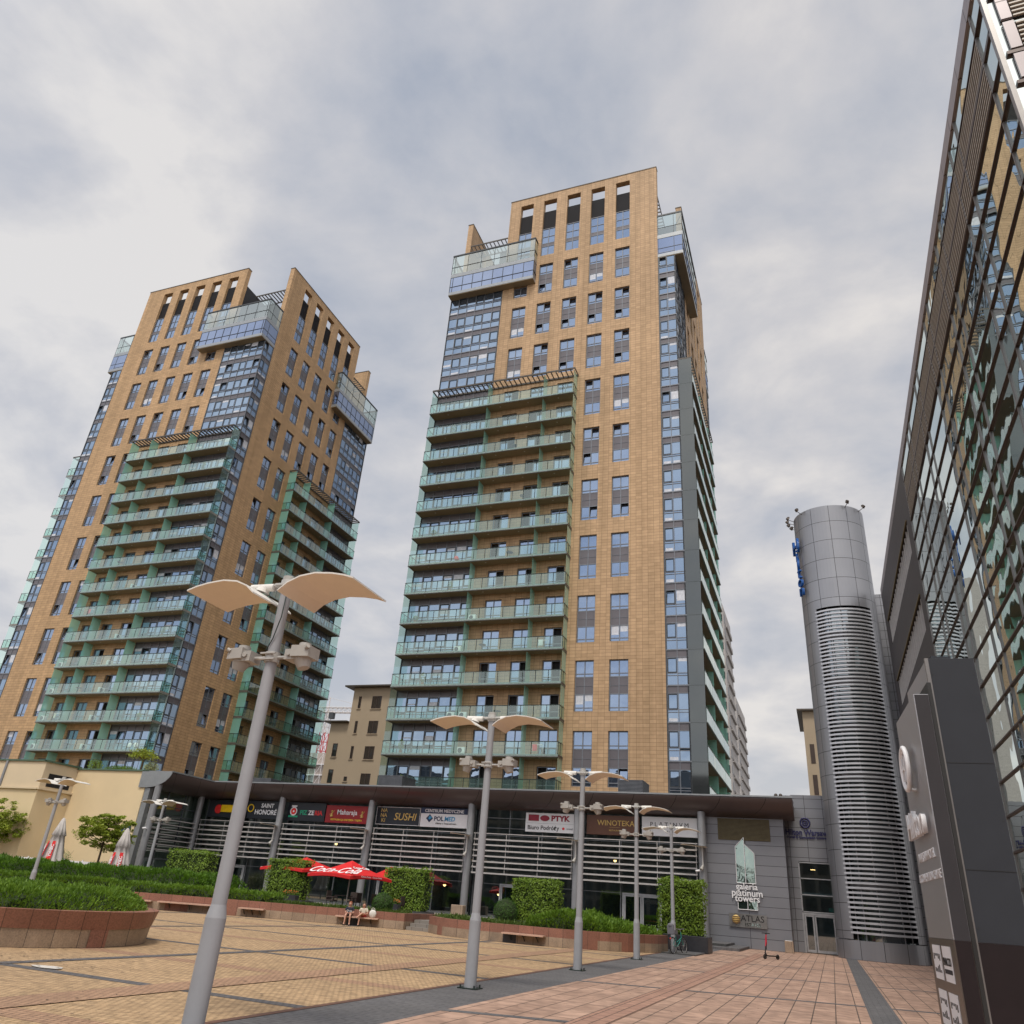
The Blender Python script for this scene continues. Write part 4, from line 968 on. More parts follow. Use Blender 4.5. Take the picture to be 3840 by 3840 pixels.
# emblem: ring with an H inside
b=B(); b.torus((-.10,LD*.52,3.76),.29,.035,'x',40,8); b.torus((-.10,LD*.52,3.76),.24,.012,'x',40,6)
b.box(-.13,-.07,LD*.52-.13,LD*.52-.09,3.60,3.92); b.box(-.13,-.07,LD*.52+.09,LD*.52+.13,3.60,3.92); b.box(-.13,-.07,LD*.52-.09,LD*.52+.09,3.74,3.78)
b.tube((-.08,LD*.52,3.47),(0,LD*.52,3.47),.02,.02,6); mk('emblem',b,['white'],TT)
left_text('Hilton',.50,LD*.52,3.0,ext=.028,sx=1.12,bold=.006,off=.04)
left_text('WARSAW HOTEL',.17,LD*.50,2.60,ext=.006,sx=1.0)
left_text('& CONVENTION CENTRE',.155,LD*.50,2.34,ext=.006,sx=1.0)
for k,(zc,y0,words) in enumerate(((1.32,LD*.88,()),(1.32,LD*.48,('PINACCIO',)),(.80,LD*.88,()),(.80,LD*.48,()))):
    b=B(); w_=.60; b.box(-.012,-.004,y0-w_,y0-.02,zc-.20,zc+.20); mk('white_plate',b,['white'],TT)
    for j,wd in enumerate(words): left_text(wd,.13 if len(wd)>5 else .17,y0-w_/2,zc+.07-.16*j if len(words)>1 else zc+.02,'black',.002,off=.012,sx=.9)
    if not words:
        b=B()
        for q in range(5):
            yy=y0-.09-q*.10; hh=(.07,.03,.03,.06,.08)[q]
            b.box(-.016,-.012,yy-.05,yy,zc+.10-hh,zc+.10); b.box(-.016,-.012,yy-.05,yy,zc-.12,zc-.12+(.05,.04,.07,.09,.03)[q])
        mk('worn_print',b,['black'],TT)
    if words==('PINACCIO',): b=B(); b.box(-.016,-.012,y0-w_+.04,y0-.06,zc-.11,zc-.06); mk('dark_bar',b,['totslate'],TT)
# ================================================================== cream building on the left
MT['cream']=mat('cream_render',(.70,.56,.35),.9,var=.05,scale=.4,dirt=.12,bump=.05)
MT['cream2']=mat('cream_render_upper',(.64,.53,.37),.9,var=.05,scale=.4,dirt=.15)
CB=thing('cream_building','plain cream rendered building with a green edged roof terrace at far left','building')
b=B(); b.box(-58.3,-50.6,50.6,63,0,8.85); b.box(-90,-58.3,47.4,63,0,6.9); mk('wall',b,['cream'],CB)
b=B(); b.box(-90,-58.3,47.42,63,6.9,9.0); mk('upper_wall',b,['cream2'],CB)
b=B(); b.box(-90,-58.28,47.25,47.42,6.86,6.98); b.box(-58.3,-58.1,47.3,50.6,6.86,6.98); mk('string_course',b,['cream2'],CB)
b=B(); b.box(-58.32,-58.27,48.0,50.2,7.15,8.15); mk('louvre_window',b,['void'],CB)
MT['greened']=mat('green_roof_edge',(.07,.12,.08),.6)
b=B(); b.box(-58.35,-50.5,50.5,50.8,8.85,8.97); b.box(-90,-58.2,47.3,47.6,9.0,9.12); b.box(-58.4,-58.15,47.3,50.8,8.97,9.1); mk('roof_edge',b,['greened'],CB)
b=B(); b.box(-90,-50.7,50.8,63,8.75,8.8); mk('roof',b,['roofgrey'],CB)
b=B()
for i in range(14): x=-50.9-i*.56; b.tube((x,50.65,8.97),(x,50.65,9.75),.015,.015,5)
b.tube((-50.9,50.65,9.75),(-58.2,50.65,9.75),.02,.02,6); mk('roof_railing',b,['rail'],CB)
b=B(); b.box(-62.75,-62.55,47.3,47.42,6.98,9.0); mk('drain_pipe',b,['colmetal'],CB)
# blue house number plate
MT['signblue']=mat('blue_enamel',(.015,.10,.28),.4); 
T=thing('number_plate','blue number plate with red edge on the cream wall corner','sign',(-51.3,50.55,4.35)); b=B(); b.box(-.42,.42,-.05,.0,-.42,.42); mk('plate',b,['signblue'],T)
b=B(); b.box(-.42,.42,-.055,-.05,-.42,-.34); mk('red_edge',b,['signred'] if 'signred' in MT else [MT.setdefault('signred',mat('sign_red',(.45,.015,.02),.5))],T)
letters('17',.5,'white',T,(0,-.055,.02),ext=.004)
# ================================================================== buildings behind
MT['beigeb']=mat('beige_render',(.40,.325,.235),.9,var=.05,scale=.3,dirt=.1)
MT['brownw']=mat('dark_wood_frame',(.05,.032,.025),.6)
MT['bgglass']=mirror_glass('old_window_glass',(.4,.42,.45),.05,.01,1,fac=.25,dark=(.03,.03,.03))
BB=thing('beige_building','beige rendered building with small windows, seen between the two towers','building',(-60,95,0))
def rel(x): return x+60
b=B(); b.box(rel(-61.2),rel(-50),0,14,0,27.3); b.box(rel(-64.2),rel(-61.2),.02,14,0,22.4); mk('wall',b,['beigeb'],BB)
b=B(); b.box(rel(-62.3),rel(-49.5),-.9,14.5,27.3,27.5); b.box(rel(-65),rel(-61.2),-.7,14.5,22.4,22.55); mk('roof',b,['cope'],BB)
def bwin(x,z,w_,h_):
    b=B(); b.box(x-.12,x+w_+.12,-.12,0,z-.12,z-.02,0); o=mk('window',b,['beigeb'],BB)
    b=B(); b.box(x,x+.08,-.06,0,z,z+h_); b.box(x+w_-.08,x+w_,-.06,0,z,z+h_); b.box(x+.08,x+w_-.08,-.06,0,z,z+.08); b.box(x+.08,x+w_-.08,-.06,0,z+h_-.08,z+h_); 
    if w_>1: b.box(x+w_/2-.05,x+w_/2+.05,-.06,0,z+.08,z+h_-.08)
    mk('frame',b,['brownw'],o); b=B(); b.quad([(x,-.02,z),(x+w_,-.02,z),(x+w_,-.02,z+h_),(x,-.02,z+h_)]); mk('pane',b,['bgglass'],o,recalc=False)
for k in range(5):
    z=24.3-3.45*k-.15*(k>2); bwin(rel(-58.0),z,1.5,1.75)
    if k<3: bwin(rel(-60.2),z+.05,.42,1.7)
    else: bwin(rel(-60.6),z+.7,.5,.6)
for k in range(3): bwin(rel(-63.2),17.7-3.5*k,.75,1.8)
# construction block and crane
MT['rawconc']=mat('raw_concrete',(.38,.33,.30),.9,dirt=.2)
CS=thing('construction_block','unfinished concrete block with scaffolding far between the towers','building under construction',(-138,200,0))
b=B(); b.box(-5,6.5,0,14,0,31); b.box(-5,4.6,0,14,31,36.5); mk('concrete_frame',b,['rawconc'],CS)
b=B()
for z in range(12,36,3): b.box(-5.2,4.7,-1.3,0,z,z+.15)
for x in (-5,-3,-1,1,3,4.6): b.tube((x,-1.3,0),(x,-1.3,36 if x<4.7 else 31),.06,.06,5); 
for z in range(12,34,3): b.tube((-5,-1.3,z),(-3,-1.3,z+3),.05,.05,5); b.tube((1,-1.3,z),(3,-1.3,z+3),.05,.05,5)
mk('scaffold',b,['white'],CS)
MT['cranered']=mat('crane_red',(.50,.03,.03),.5); MT['cranewhite']=mat('crane_white',(.62,.58,.56),.5)
CR_=thing('tower_crane','red and white lattice tower crane above the construction block','tower crane',(-141.0,206,0))
def lattice(b,p0,p1,wd,n,mi=0,rr=.13):
    p0=Vector(p0);p1=Vector(p1); d=(p1-p0).normalized(); a=Vector((0,1,0)); c_=d.cross(a).normalized()
    cs=[(a*sx+c_*sy)*wd/2 for sx,sy in ((-1,-1),(1,-1),(1,1),(-1,1))]
    for q in cs: b.tube(p0+q,p1+q,rr,rr,5,mi)
    for i in range(n):
        A=p0.lerp(p1,i/n);D=p0.lerp(p1,(i+1)/n)
        for k in range(4): b.tube(A+cs[k],D+cs[(k+1)%4],rr*.6,rr*.6,4,mi); b.tube(A+cs[k],A+cs[(k+1)%4],rr*.6,rr*.6,4,mi)
b=B(); lattice(b,(0,0,0),(0,0,43.5),2.0,16); mk('lower_mast',b,['cranered'],CR_)
b=B(); lattice(b,(0,0,43.5),(0,0,50.5),1.7,4); mk('upper_mast',b,['cranewhite'],CR_)
b=B(); lattice(b,(-4.0,0,50.6),(20,0,50.0),1.5,14,0,.11); b.tube((0,0,54.5),(0,0,50),.15,.15,6); b.tube((0,0,54.3),(16,0,50.7),.05,.05,5); b.tube((0,0,54.3),(-4,0,51.2),.05,.05,5); mk('jib',b,['cranewhite'],CR_)
b=B(); b.box(-4.6,-2.6,-.8,.8,48.6,50.4); mk('counterweight',b,['rawconc'],CR_)
b=B(); b.box(1.0,2.4,-.7,.7,47.8,49.6); mk('cab',b,['dframe'],CR_)
# slender towers behind the middle tower
MT['farclad']=mat('far_tower_render',(.40,.38,.37),.85,dirt=.1)
def fartower(name,label,x,y,z,w_,d_,cut):
    T=thing(name,label,'apartment tower',(x,y,0)); b=B(); b.box(-w_,0,0,d_,0,z); b.box(-w_,-.8,0,d_*.8,z,z+cut); mk('wall',b,['farclad'],T)
    n=int((z-8)/2.9)
    for k in range(n):
        z0=z-3-2.9*k
        b=B(); b.box(.0,.05,.6,1.9,z0,z0+1.5); mk('window',b,['frame'],T); 
    b=B()
    for k in range(n):
        z0=z-3.4-2.9*k; b.box(0,.35,2.5,d_-1,z0-.1,z0+.05); b.box(.3,.35,2.5,d_-1,z0,z0+.8)
    o=mk('balconies',b,['farclad'],T); o['kind']='stuff'
    b=B()
    for k in range(n):
        z0=z-3-2.9*k
        for q in (-1.1,-2.6): b.quad([(q,-.02,z0),(q+.8,-.02,z0),(q+.8,-.02,z0+1.4),(q,-.02,z0+1.4)])
    o=mk('front_windows',b,['bgglass'],T,recalc=False); o['kind']='stuff'
fartower('far_apartment_tower','slim grey apartment tower just behind the middle tower right edge',-14.4,150,57,5,13,3)
fartower('far_apartment_tower','lower far tower peeping out right of the slim grey one',-16.0,185,47.5,5,22,2)
T=thing('tan_building','tan building edge with a dark window left of the round tower','building',(-1.0,100,0)); b=B(); b.box(0,9,0,12,0,24.6); mk('wall',b,['beigeb'],T); b=B(); b.box(-.6,9,-.5,12,24.6,24.8); mk('roof',b,['cope'],T)
for z in (20.5,17.0,13.5):
    b=B(); b.box(.5,1.0,-.05,.02,z-2,z+.2); mk('window',b,['brownw'],T)
# plain block across the street behind the viewer, seen only in reflections
MT['opp']=tiles('opposite_facade',(.05,.065,.07),(.035,.05,.055),(.17,.17,.16),2.6,3.2,.35,0,'xz',.4,0,bump=.0)
b=B(); b.box(-190,-20,-62,-46,0,30); tag(mk('opposite_block',b,['opp']),'long dark windowed block across the square behind the viewer','building')
b=B(); b.box(-8,60,-70,-50,0,22); tag(mk('opposite_block',b,['opp']),'lower pale gridded block behind the viewer, right of the long one','building')
# ================================================================== lamps
MT['pole']=mat('galvanised_pole',(.31,.32,.345),.55,.0,var=.08,scale=1.2,dirt=.06)
MT['poletop']=mat('pale_pole_metal',(.50,.49,.47),.45,.2,var=.06)
MT['wing']=mat('cream_reflector_wing',(.90,.80,.65),.6,var=.05,scale=1,dirt=.1)
MT['wingtop']=mat('white_wing_edge',(.72,.70,.66),.5,var=.05)
MT['floodw']=mat('floodlight_casing',(.40,.385,.36),.5,var=.08)
def wing_mesh(sgn):
    b=B(); prof=[(.20,5.15),(.34,5.26),(.52,5.335),(.76,5.365),(1.02,5.34),(1.22,5.30),(1.37,5.25)]
    th=.022
    for i in range(len(prof)-1):
        (x0,z0),(x1,z1)=prof[i],prof[i+1]; x0*=sgn;x1*=sgn
        b.quad([(x0,-.45,z0),(x1,-.45,z1),(x1,.45,z1),(x0,.45,z0)],0); b.quad([(x0,-.45,z0+th),(x1,-.45,z1+th),(x1,.45,z1+th),(x0,.45,z0+th)],1)
        for y in (-.45,.45): b.quad([(x0,y,z0),(x1,y,z1),(x1,y,z1+th),(x0,y,z0+th)],1)
    for (x,z) in (prof[0],prof[-1]): b.quad([(x*sgn,-.45,z),(x*sgn,.45,z),(x*sgn,.45,z+th),(x*sgn,-.45,z+th)],1)
    # saddle that holds the panel under the arm
    b.tube((.22*sgn,0,5.40),(.62*sgn,0,5.42),.06,.05,8,1); b.tube((.40*sgn,0,5.42),(.42*sgn,0,5.345),.08,.10,8,1)
    return b.mesh('reflector_wing',['wing','wingtop'])
WL,WR=wing_mesh(-1),wing_mesh(1)
def lamp_parts():
    P={}
    b=B(); b.tube((0,0,0.02),(0,0,1.22),.125,.12,24); b.tube((0,0,1.22),(0,0,1.36),.12,.088,24); b.tube((0,0,1.36),(0,0,5.50),.088,.075,24); b.tube((0,0,5.45),(0,0,5.54),.085,.085,16,1)
    P['pole']=b.mesh('pole',['pole','floodw'])
    b=B(); b.box(-.2,.2,-.2,.2,0,.02)
    for x in(-.15,.15):
        for y in(-.15,.15): b.tube((x,y,.02),(x,y,.07),.018,.018,6)
    P['base']=b.mesh('base_plate',['rail'])
    b=B(); b.tube((-.62,0,5.42),(.62,0,5.42),.028,.028,10); b.tube((0,0,5.34),(0,0,5.48),.10,.10,14); b.box(-.12,.12,-.13,.13,5.38,5.41); P['arm']=b.mesh('cross_arm',['poletop'])
    b=B(); b.tube((-.34,0,4.36),(.34,0,4.36),.026,.026,8); b.tube((0,0,4.29),(0,0,4.43),.10,.10,14)
    for z in (4.32,4.40): b.box(-.12,.12,-.12,-.09,z-.01,z+.01)
    P['arm2']=b.mesh('lower_arm',['poletop'])
    for s in (-1,1):
        b=B(); b.box(s*.28,s*.52,-.12,.12,4.30,4.44); b.prism([(s*.40,-.16),(s*.66,-.13),(s*.66,.13),(s*.40,.16)],4.33,4.48); b.tube((s*.50,0,4.48),(s*.50,0,4.54),.09,.08,12)
        b.tube((s*.50,0,4.33),(s*.54,0,4.20),.13,.08,10); b.tube((s*.36,-.13,4.38),(s*.36,-.15,4.38),.035,.035,8); b.tube((s*.62,-.13,4.44),(s*.66,-.15,4.46),.03,.03,8)
        P['f%d'%s]=b.mesh('floodlight',['floodw'])
    return P
LP=lamp_parts()
def lamp(x,y,label,rz=0,sc=1.0,z=0):
    T=thing('street_lamp',label,'street lamp',(x,y,z),rz,'twin winged lamps on the square'); T.scale=(sc,sc,sc)
    link('base_plate',LP['base'],T); link('pole',LP['pole'],T); link('cross_arm',LP['arm'],T); link('lower_arm',LP['arm2'],T)
    link('reflector_wing',WL,T); link('reflector_wing',WR,T); link('floodlight',LP['f-1'],T); link('floodlight',LP['f1'],T); return T
T=lamp(-6.80,8.41,'nearest and largest winged lamp, its thick pole cut by the bottom edge')
b=B(); b.path([(.06,-.06,5.30),(.10,-.12,4.9),(.02,-.1,4.6),(-.06,-.09,4.44)],.008,5); b.path([(.05,0,5.5),(.16,-.03,5.56),(.26,-.02,5.46)],.008,5); mk('loose_cable',b,['rail'],T)
lamp(-7.0,16.85,'second winged lamp of the row, standing before the middle tower balconies')
lamp(-6.95,24.6,'third winged lamp of the row, wings above the brown canopy')
lamp(-7.03,33.0,'fourth winged lamp of the row, in front of the brown wine shop sign')
lamp(-7.0,40.95,'farthest winged lamp of the row, with the bicycle leaning on it')
lamp(-35.1,29.8,'winged lamp in front of the cream building, left of the closed parasol',sc=1.0)
lamp(-36.0,37.8,'winged lamp before the arcade corner column, behind the long hedge')
# single wing lamps on the arcade columns
for x,d in ((-41.5,'on the second arcade column from the left, beside the bakery sign'),(-33.05,'on the column above the red parasols'),(-24.5,'on the column right of the medical sign'),(-16.25,'on the column between optician sign and brown sign'),(-7.6,'on the rightmost arcade column, beside the trimmed hedge')):
    T=thing('column_lamp','cream single winged lamp '+d,'wall lamp',(x,56.05,0),0,'winged lamps on the arcade columns')
    b=B(); 
    for i in range(4):
        pr_=[(-1.45,5.78),(-1.0,5.76),(-.5,5.72),(0,5.68),(.35,5.66)]; (x0,z0),(x1,z1)=pr_[i],pr_[i+1]
        b.quad([(x0+(.35 if i==0 else 0),-.55,z0),(x1,-.55,z1),(x1,.15,z1-.02),(x0,.15,z0-.02)],0); b.quad([(x0+(.35 if i==0 else 0),-.55,z0+.03),(x1,-.55,z1+.03),(x1,.15,z1+.01),(x0,.15,z0+.01)],1)
    mk('reflector_wing',b,['wing','wingtop'],T,recalc=False)
    b=B(); b.tube((0.05,-.05,4.5),(0.05,-.05,5.7),.06,.06,10); b.tube((.05,-.05,4.7),(.05,.2,4.7),.03,.03,6); mk('post',b,['poletop'],T)
    b=B(); b.tube((.05,-.05,4.55),(-.05,-.2,4.3),.07,.13,10); mk('floodlight',b,['floodw'],T)
# ================================================================== shop signs
MT['bdark']=mat('charcoal_sign_board',(.020,.024,.032),.35,var=.1,scale=1)
MT['bred']=mat('red_sign_board',(.30,.012,.016),.45,var=.05)
MT['bwhite']=mat('white_sign_board',(.74,.74,.76),.45,var=.03)
MT['bnavy']=mat('navy_sign_band',(.012,.025,.075),.45)
MT['bbrown']=mat('brown_sign_board',(.125,.05,.028),.45,var=.06)
MT['yellow']=mat('yellow_letters',(.78,.52,.05),.5); MT['gold']=mat('gold_letters',(.62,.42,.12),.4); MT['green']=mat('green_letters',(.02,.36,.20),.5)
MT['redl']=mat('red_letters',(.70,.03,.03),.5); MT['crimson']=mat('crimson_letters',(.26,.01,.03),.5); MT['cyan']=mat('cyan_letters',(.05,.30,.55),.5); MT['signyel']=mat('yellow_sign',(.85,.55,.01),.5)
SY=57.0
def sign(x0,x1,z0,z1,board,label,name='shop_sign',y=SY):
    T=thing(name,label,'shop sign',((x0+x1)/2,y,(z0+z1)/2),0,'signs over the arcade shops')
    b=B(); b.box(-(x1-x0)/2,(x1-x0)/2,0,.12,-(z1-z0)/2,(z1-z0)/2); mk('board',b,[board],T); return T
def put(T,body,size,m_,x,z,**k):
    name=k.pop('name','lettering'); return letters(body,size,m_,T,(x,-.012,z),0,name,ext=k.pop('ext',.008),**k)
T=sign(-49.3,-45.3,6.22,7.55,'bdark','dark sign board with red ladybird mascot spot and yellow plate')
b=B(); b.prism([(-.62,-.005),(1.55,-.005),(1.55,-.05),(-.62,-.05)],-.28,.30); b.tube((1.55,-.005,.01),(1.55,-.05,.01),.29,.29,20); mk('yellow_plate',b,['signyel'],T)
put(T,'Biedronka',.46,'crimson',.45,.08,bold=.016); T.children[-1].location.y=-.065; put(T,'Codziennie niskie ceny',.15,'redl',.45,-.17); T.children[-1].location.y=-.065
b=B(); b.tube((-.95,-.005,-.05),(-.95,-.06,-.05),.36,.36,24); mk('red_disc',b,['redl'],T)
T=sign(-45.2,-41.95,6.22,7.6,'bdark','dark bakery sign reading SAINT HONORE in white with orange round emblem')
put(T,'SAINT',.46,'white',.30,.32,bold=.010); put(T,'HONORÉ',.52,'white',.20,-.20,bold=.010); b=B(); b.torus((-1.35,-.02,.1),.28,.05,'y',24,6); mk('emblem',b,['signyel'],T)
T=sign(-41.2,-37.6,6.2,7.6,'bdark','dark pizzeria sign with green, white and red letters')
for s_,m_,x in (('PIZ','green',-.25),('ZE','white',.5),('RIA','redl',1.2)): put(T,s_,.48,m_,x,-.08,bold=.012)
b=B(); b.tube((-1.2,0,.0),(-1.2,-.03,.0),.30,.30,20,0); mk('emblem',b,['redl'],T); b=B(); b.torus((-1.2,-.03,0),.30,.05,'y',20,6); b.tube((-1.2,-.03,0),(-1.2,-.045,0),.08,.08,10); b.box(-1.45,-.95,-.04,-.01,.34,.46); mk('emblem_ring',b,['white'],T); b=B(); b.box(-1.65,-.75,-.03,-.01,-.45,-.32); mk('emblem_base',b,['green'],T)
T=sign(-37.5,-33.55,6.18,7.48,'bred','red restaurant sign with Maharaja in white and golden figures')
put(T,'Maharaja',.52,'white',0,.14,bold=.006); put(T,'RESTAURACJA INDYJSKA I TAJSKA',.19,'yellow',0,-.42,bold=.004)
for x in (-1.4,1.4):
    b=B(); b.tube((x,-.01,-.2),(x,-.01,.12),.14,.04,6); b.ball((x,-.02,.2),.07); b.tube((x,-.01,.05),(x+.2,-.01,.25),.03,.02,5); b.tube((x,-.01,.05),(x-.2,-.01,-.05),.03,.02,5); mk('golden_figure',b,['gold'],T)
T=sign(-32.85,-29.0,6.22,7.52,'bdark','charcoal sushi sign with thin white frame and brushed gold letters')
b=B()
for q in ((-1.92,1.92,.62,.65),(-1.92,1.92,-.65,-.62),(-1.92,-1.89,-.62,.62),(1.89,1.92,-.62,.62)): b.box(q[0],q[1],-.01,0,q[2],q[3])
mk('frame',b,['bwhite'],T); put(T,'SUSHI',.74,'gold',.62,-.06,shear=.18,bold=.004)
for i,s_ in enumerate(('NA','NA','KI')): put(T,s_,.40,'gold',-1.25,.38-.36*i)
T=sign(-28.95,-25.0,6.2,7.58,'bwhite','white medical centre sign with navy heading band')
b=B(); b.box(-1.97,1.97,-.008,0,.27,.69); mk('heading_band',b,['bnavy'],T); put(T,'CENTRUM MEDYCZNE',.32,'white',0,.46,bold=.006)
put(T,'POL',.44,'bnavy',-.42,-.10,bold=.01); put(T,'MED',.44,'cyan',.5,-.10,bold=.01,shear=.1); put(T,'Dbamy o Twoje zdrowie...',.17,'black',.25,-.42,shear=.3)
b=B(); b.prism([(-1.15,-.02),(-1.15,-.01),(-1.14,-.01)],0,.001); 
b.quad([(-1.5,-.01,-.08),(-1.2,-.01,-.38),(-.9,-.01,-.08),(-1.2,-.01,.22)]); mk('diamond_logo',b,['bnavy'],T)
b=B(); b.quad([(-1.3,-.014,-.08),(-1.2,-.014,-.18),(-.98,-.014,-.02),(-1.2,-.014,.12)]); mk('diamond_logo_inner',b,['cyan'],T)
T=sign(-20.35,-16.5,6.2,7.49,'bwhite','white optician and travel sign with dark red eye emblem')
b=B(); b.box(-1.7,-.9,-.01,0,.10,.52); b.ball((-.45,-.004,.3),.36,1,.03,.55,16,10); mk('red_emblem',b,['crimson'],T)
b=B(); b.tube((-.45,-.016,.3),(-.45,-.022,.3),.17,.17,18); mk('eye_white',b,['bwhite'],T); b=B(); b.tube((-.45,-.022,.3),(-.45,-.026,.3),.07,.07,12); mk('pupil',b,['black'],T)
put(T,'lider',.28,'white',-1.34,.31,bold=.004); T.children[-1].location.y=-.022; put(T,'PTYK',.50,'crimson',.72,.29,bold=.022,sx=1.15); put(T,'Biuro Podróży',.40,'black',-.55,-.36,bold=.004)
b=B(); b.box(-1.85,1.85,-.006,0,-.06,-.045); mk('divider',b,['fascia'],T); b=B(); b.ball((.98,-.01,-.36),.1,1,.1,.9,10,6); mk('logo_dot',b,['redl'],T); put(T,'travel',.2,'frame',1.45,-.36)
T=sign(-15.72,-11.95,6.22,7.5,'bbrown','brown wine shop sign reading WINOTEKA in gold'); put(T,'WINOTEKA',.50,'gold',.22,.13,bold=.002); put(T,'RESTAURACJA',.15,'gold',.22,-.34); b=B(); b.box(-.25,.5,-.01,0,-.14,-.13); mk('divider',b,['gold'],T)
T=sign(-11.75,-7.98,6.3,7.52,'bwhite','white sign reading PLATINUM in thin spaced black letters'); put(T,'P L Λ T I N V M',.40,'black',0,.12,sx=1.0); b=B()
for a,c_ in ((-1.65,-.5),(.9,1.68)): b.box(a,c_,-.01,0,-.14,-.12)
mk('underline',b,['black'],T); put(T,'d e l i',.2,'black',.05,-.30)
# gallery emblem, hotel letters, plaque
T=thing('emblem_sign','silver twin tower emblem over the words galeria platinum towers','wall sign',(-4.95,56.93,0))
b=B()
def fl(pts,y=0,mi=0): b.quad([(x,y,z) for x,z in pts],mi)
MT['mirrorpanel']=mirror_glass('polished_steel',(.30,.38,.36),.03,.02,1.2,fac=.75,dark=(.05,.08,.08))
fl([(-.58,3.72),(-.08,3.70),(-.03,6.42),(-.58,5.84)]); fl([(.0,3.70),(.55,3.70),(.55,5.50),(.0,6.0)]); fl([(-.60,2.20),(-.04,2.18),(-.04,2.68),(-.60,2.68)]); fl([(.02,2.18),(.58,2.20),(.58,2.68),(.02,2.68)])
mk('steel_panel',b,['mirrorpanel'],T,recalc=False)
b=B()
for (p,q) in (((-.6,3.7),(-.6,5.86)),((-.6,5.86),(-.03,6.45)),((-.03,6.45),(-.04,3.68)),((.58,3.7),(.58,5.5)),((.58,5.5),(.0,6.02)),((-.6,2.18),(-.6,2.7)),((.6,2.18),(.6,2.7)),((0,2.18),(0,2.7)),((-.6,2.18),(.6,2.18)),((-.6,3.7),(.58,3.7))): b.tube((p[0],-.02,p[1]),(q[0],-.02,q[1]),.022,.022,6)
mk('edge_trim',b,['white'],T)
for s_,z,sz in (('galeria',3.50,.52),('platinum',3.12,.56),('towers',2.80,.54)): letters(s_,sz,'white',T,(0,-.05,z),0,ext=.02,bold=.008)
T=thing('wall_plaque','wide steel plaque with golden globe and dark ATLAS lettering','wall sign',(-5.0,56.9,1.55)); b=B(); b.box(-1.15,1.15,0,.08,-.38,.38); mk('plate',b,['plaque'] if 'plaque' in MT else [MT.setdefault('plaque',mat('brushed_steel_plaque',(.24,.235,.23),.3,.6,var=.2,scale=2))],T)
letters('ATLAS',.50,'black',T,(.28,-.01,.12),0,ext=.006,bold=.004); letters('ESTATES',.26,'mirrorpanel',T,(.28,-.01,-.22),0,ext=.006)
b=B(); b.ball((-.72,-.02,.05),.25,1,.25,1,18,12); mk('golden_globe',b,['gold'],T)
b=B()
for k in range(4): b.box(-.98,-.46,-.095,-.075,-.14+k*.11,-.11+k*.11)
mk('globe_bands',b,['kerb'],T)
T=thing('hotel_letter_sign','dark blue raised hotel letters and round emblem on pale grey panels','wall sign',(-1.1,YL-.04,0)); T.location.y=YL-.05
MT['navyl']=mat('navy_letters',(.03,.03,.12),.5)
b=B(); b.torus((.0,0,7.75),.30,.05,'y',28,6); b.torus((0,0,7.75),.16,.035,'y',20,6); b.box(-.14,.14,-.02,.02,7.72,7.78); mk('emblem',b,['navyl'],T)
letters('Hilton Warsaw',.50,'navyl',T,(.02,0,7.13),0,ext=.03,bold=.014,sx=.86); letters('Hotel & Convention Centre',.22,'navyl',T,(.02,0,6.83),0,ext=.02,bold=.008,sx=.98)
# ================================================================== vegetation
def leafmat(n,a,c_,s=1.5): MT[n]=leaf(n,a,c_,s)
leafmat('hornbeam',(.07,.14,.010),(.27,.40,.04),2.2); leafmat('juniper',(.035,.10,.007),(.155,.30,.02),1.6); leafmat('juniper2',(.05,.125,.009),(.22,.36,.03),2.5)
leafmat('treeleaf',(.13,.19,.015),(.42,.50,.06),1.8); leafmat('boxleaf',(.03,.09,.008),(.08,.19,.02),4); leafmat('whitebush',(.16,.22,.08),(.38,.42,.22),5); leafmat('groundivy',(.05,.09,.012),(.13,.20,.03),3)
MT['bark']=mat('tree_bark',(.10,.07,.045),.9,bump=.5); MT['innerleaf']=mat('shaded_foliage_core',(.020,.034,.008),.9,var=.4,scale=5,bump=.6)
def leafq(b,p,n,s,asp=.6):
    n=Vector(n).normalized(); a=n.orthogonal().normalized(); a.rotate(Matrix.Rotation(random.uniform(0,2*PI),3,n)); c_=n.cross(a)
    p=Vector(p); fc=b.bm.faces.new([b.bm.verts.new(p-a*s*.5),b.bm.verts.new(p+c_*s*asp*.5),b.bm.verts.new(p+a*s*.5),b.bm.verts.new(p-c_*s*asp*.5)]); return fc
def rv(): 
    v=Vector((random.gauss(0,1),random.gauss(0,1),random.gauss(0,1))); return v.normalized() if v.length>0 else Vector((0,0,1))
from mathutils import noise
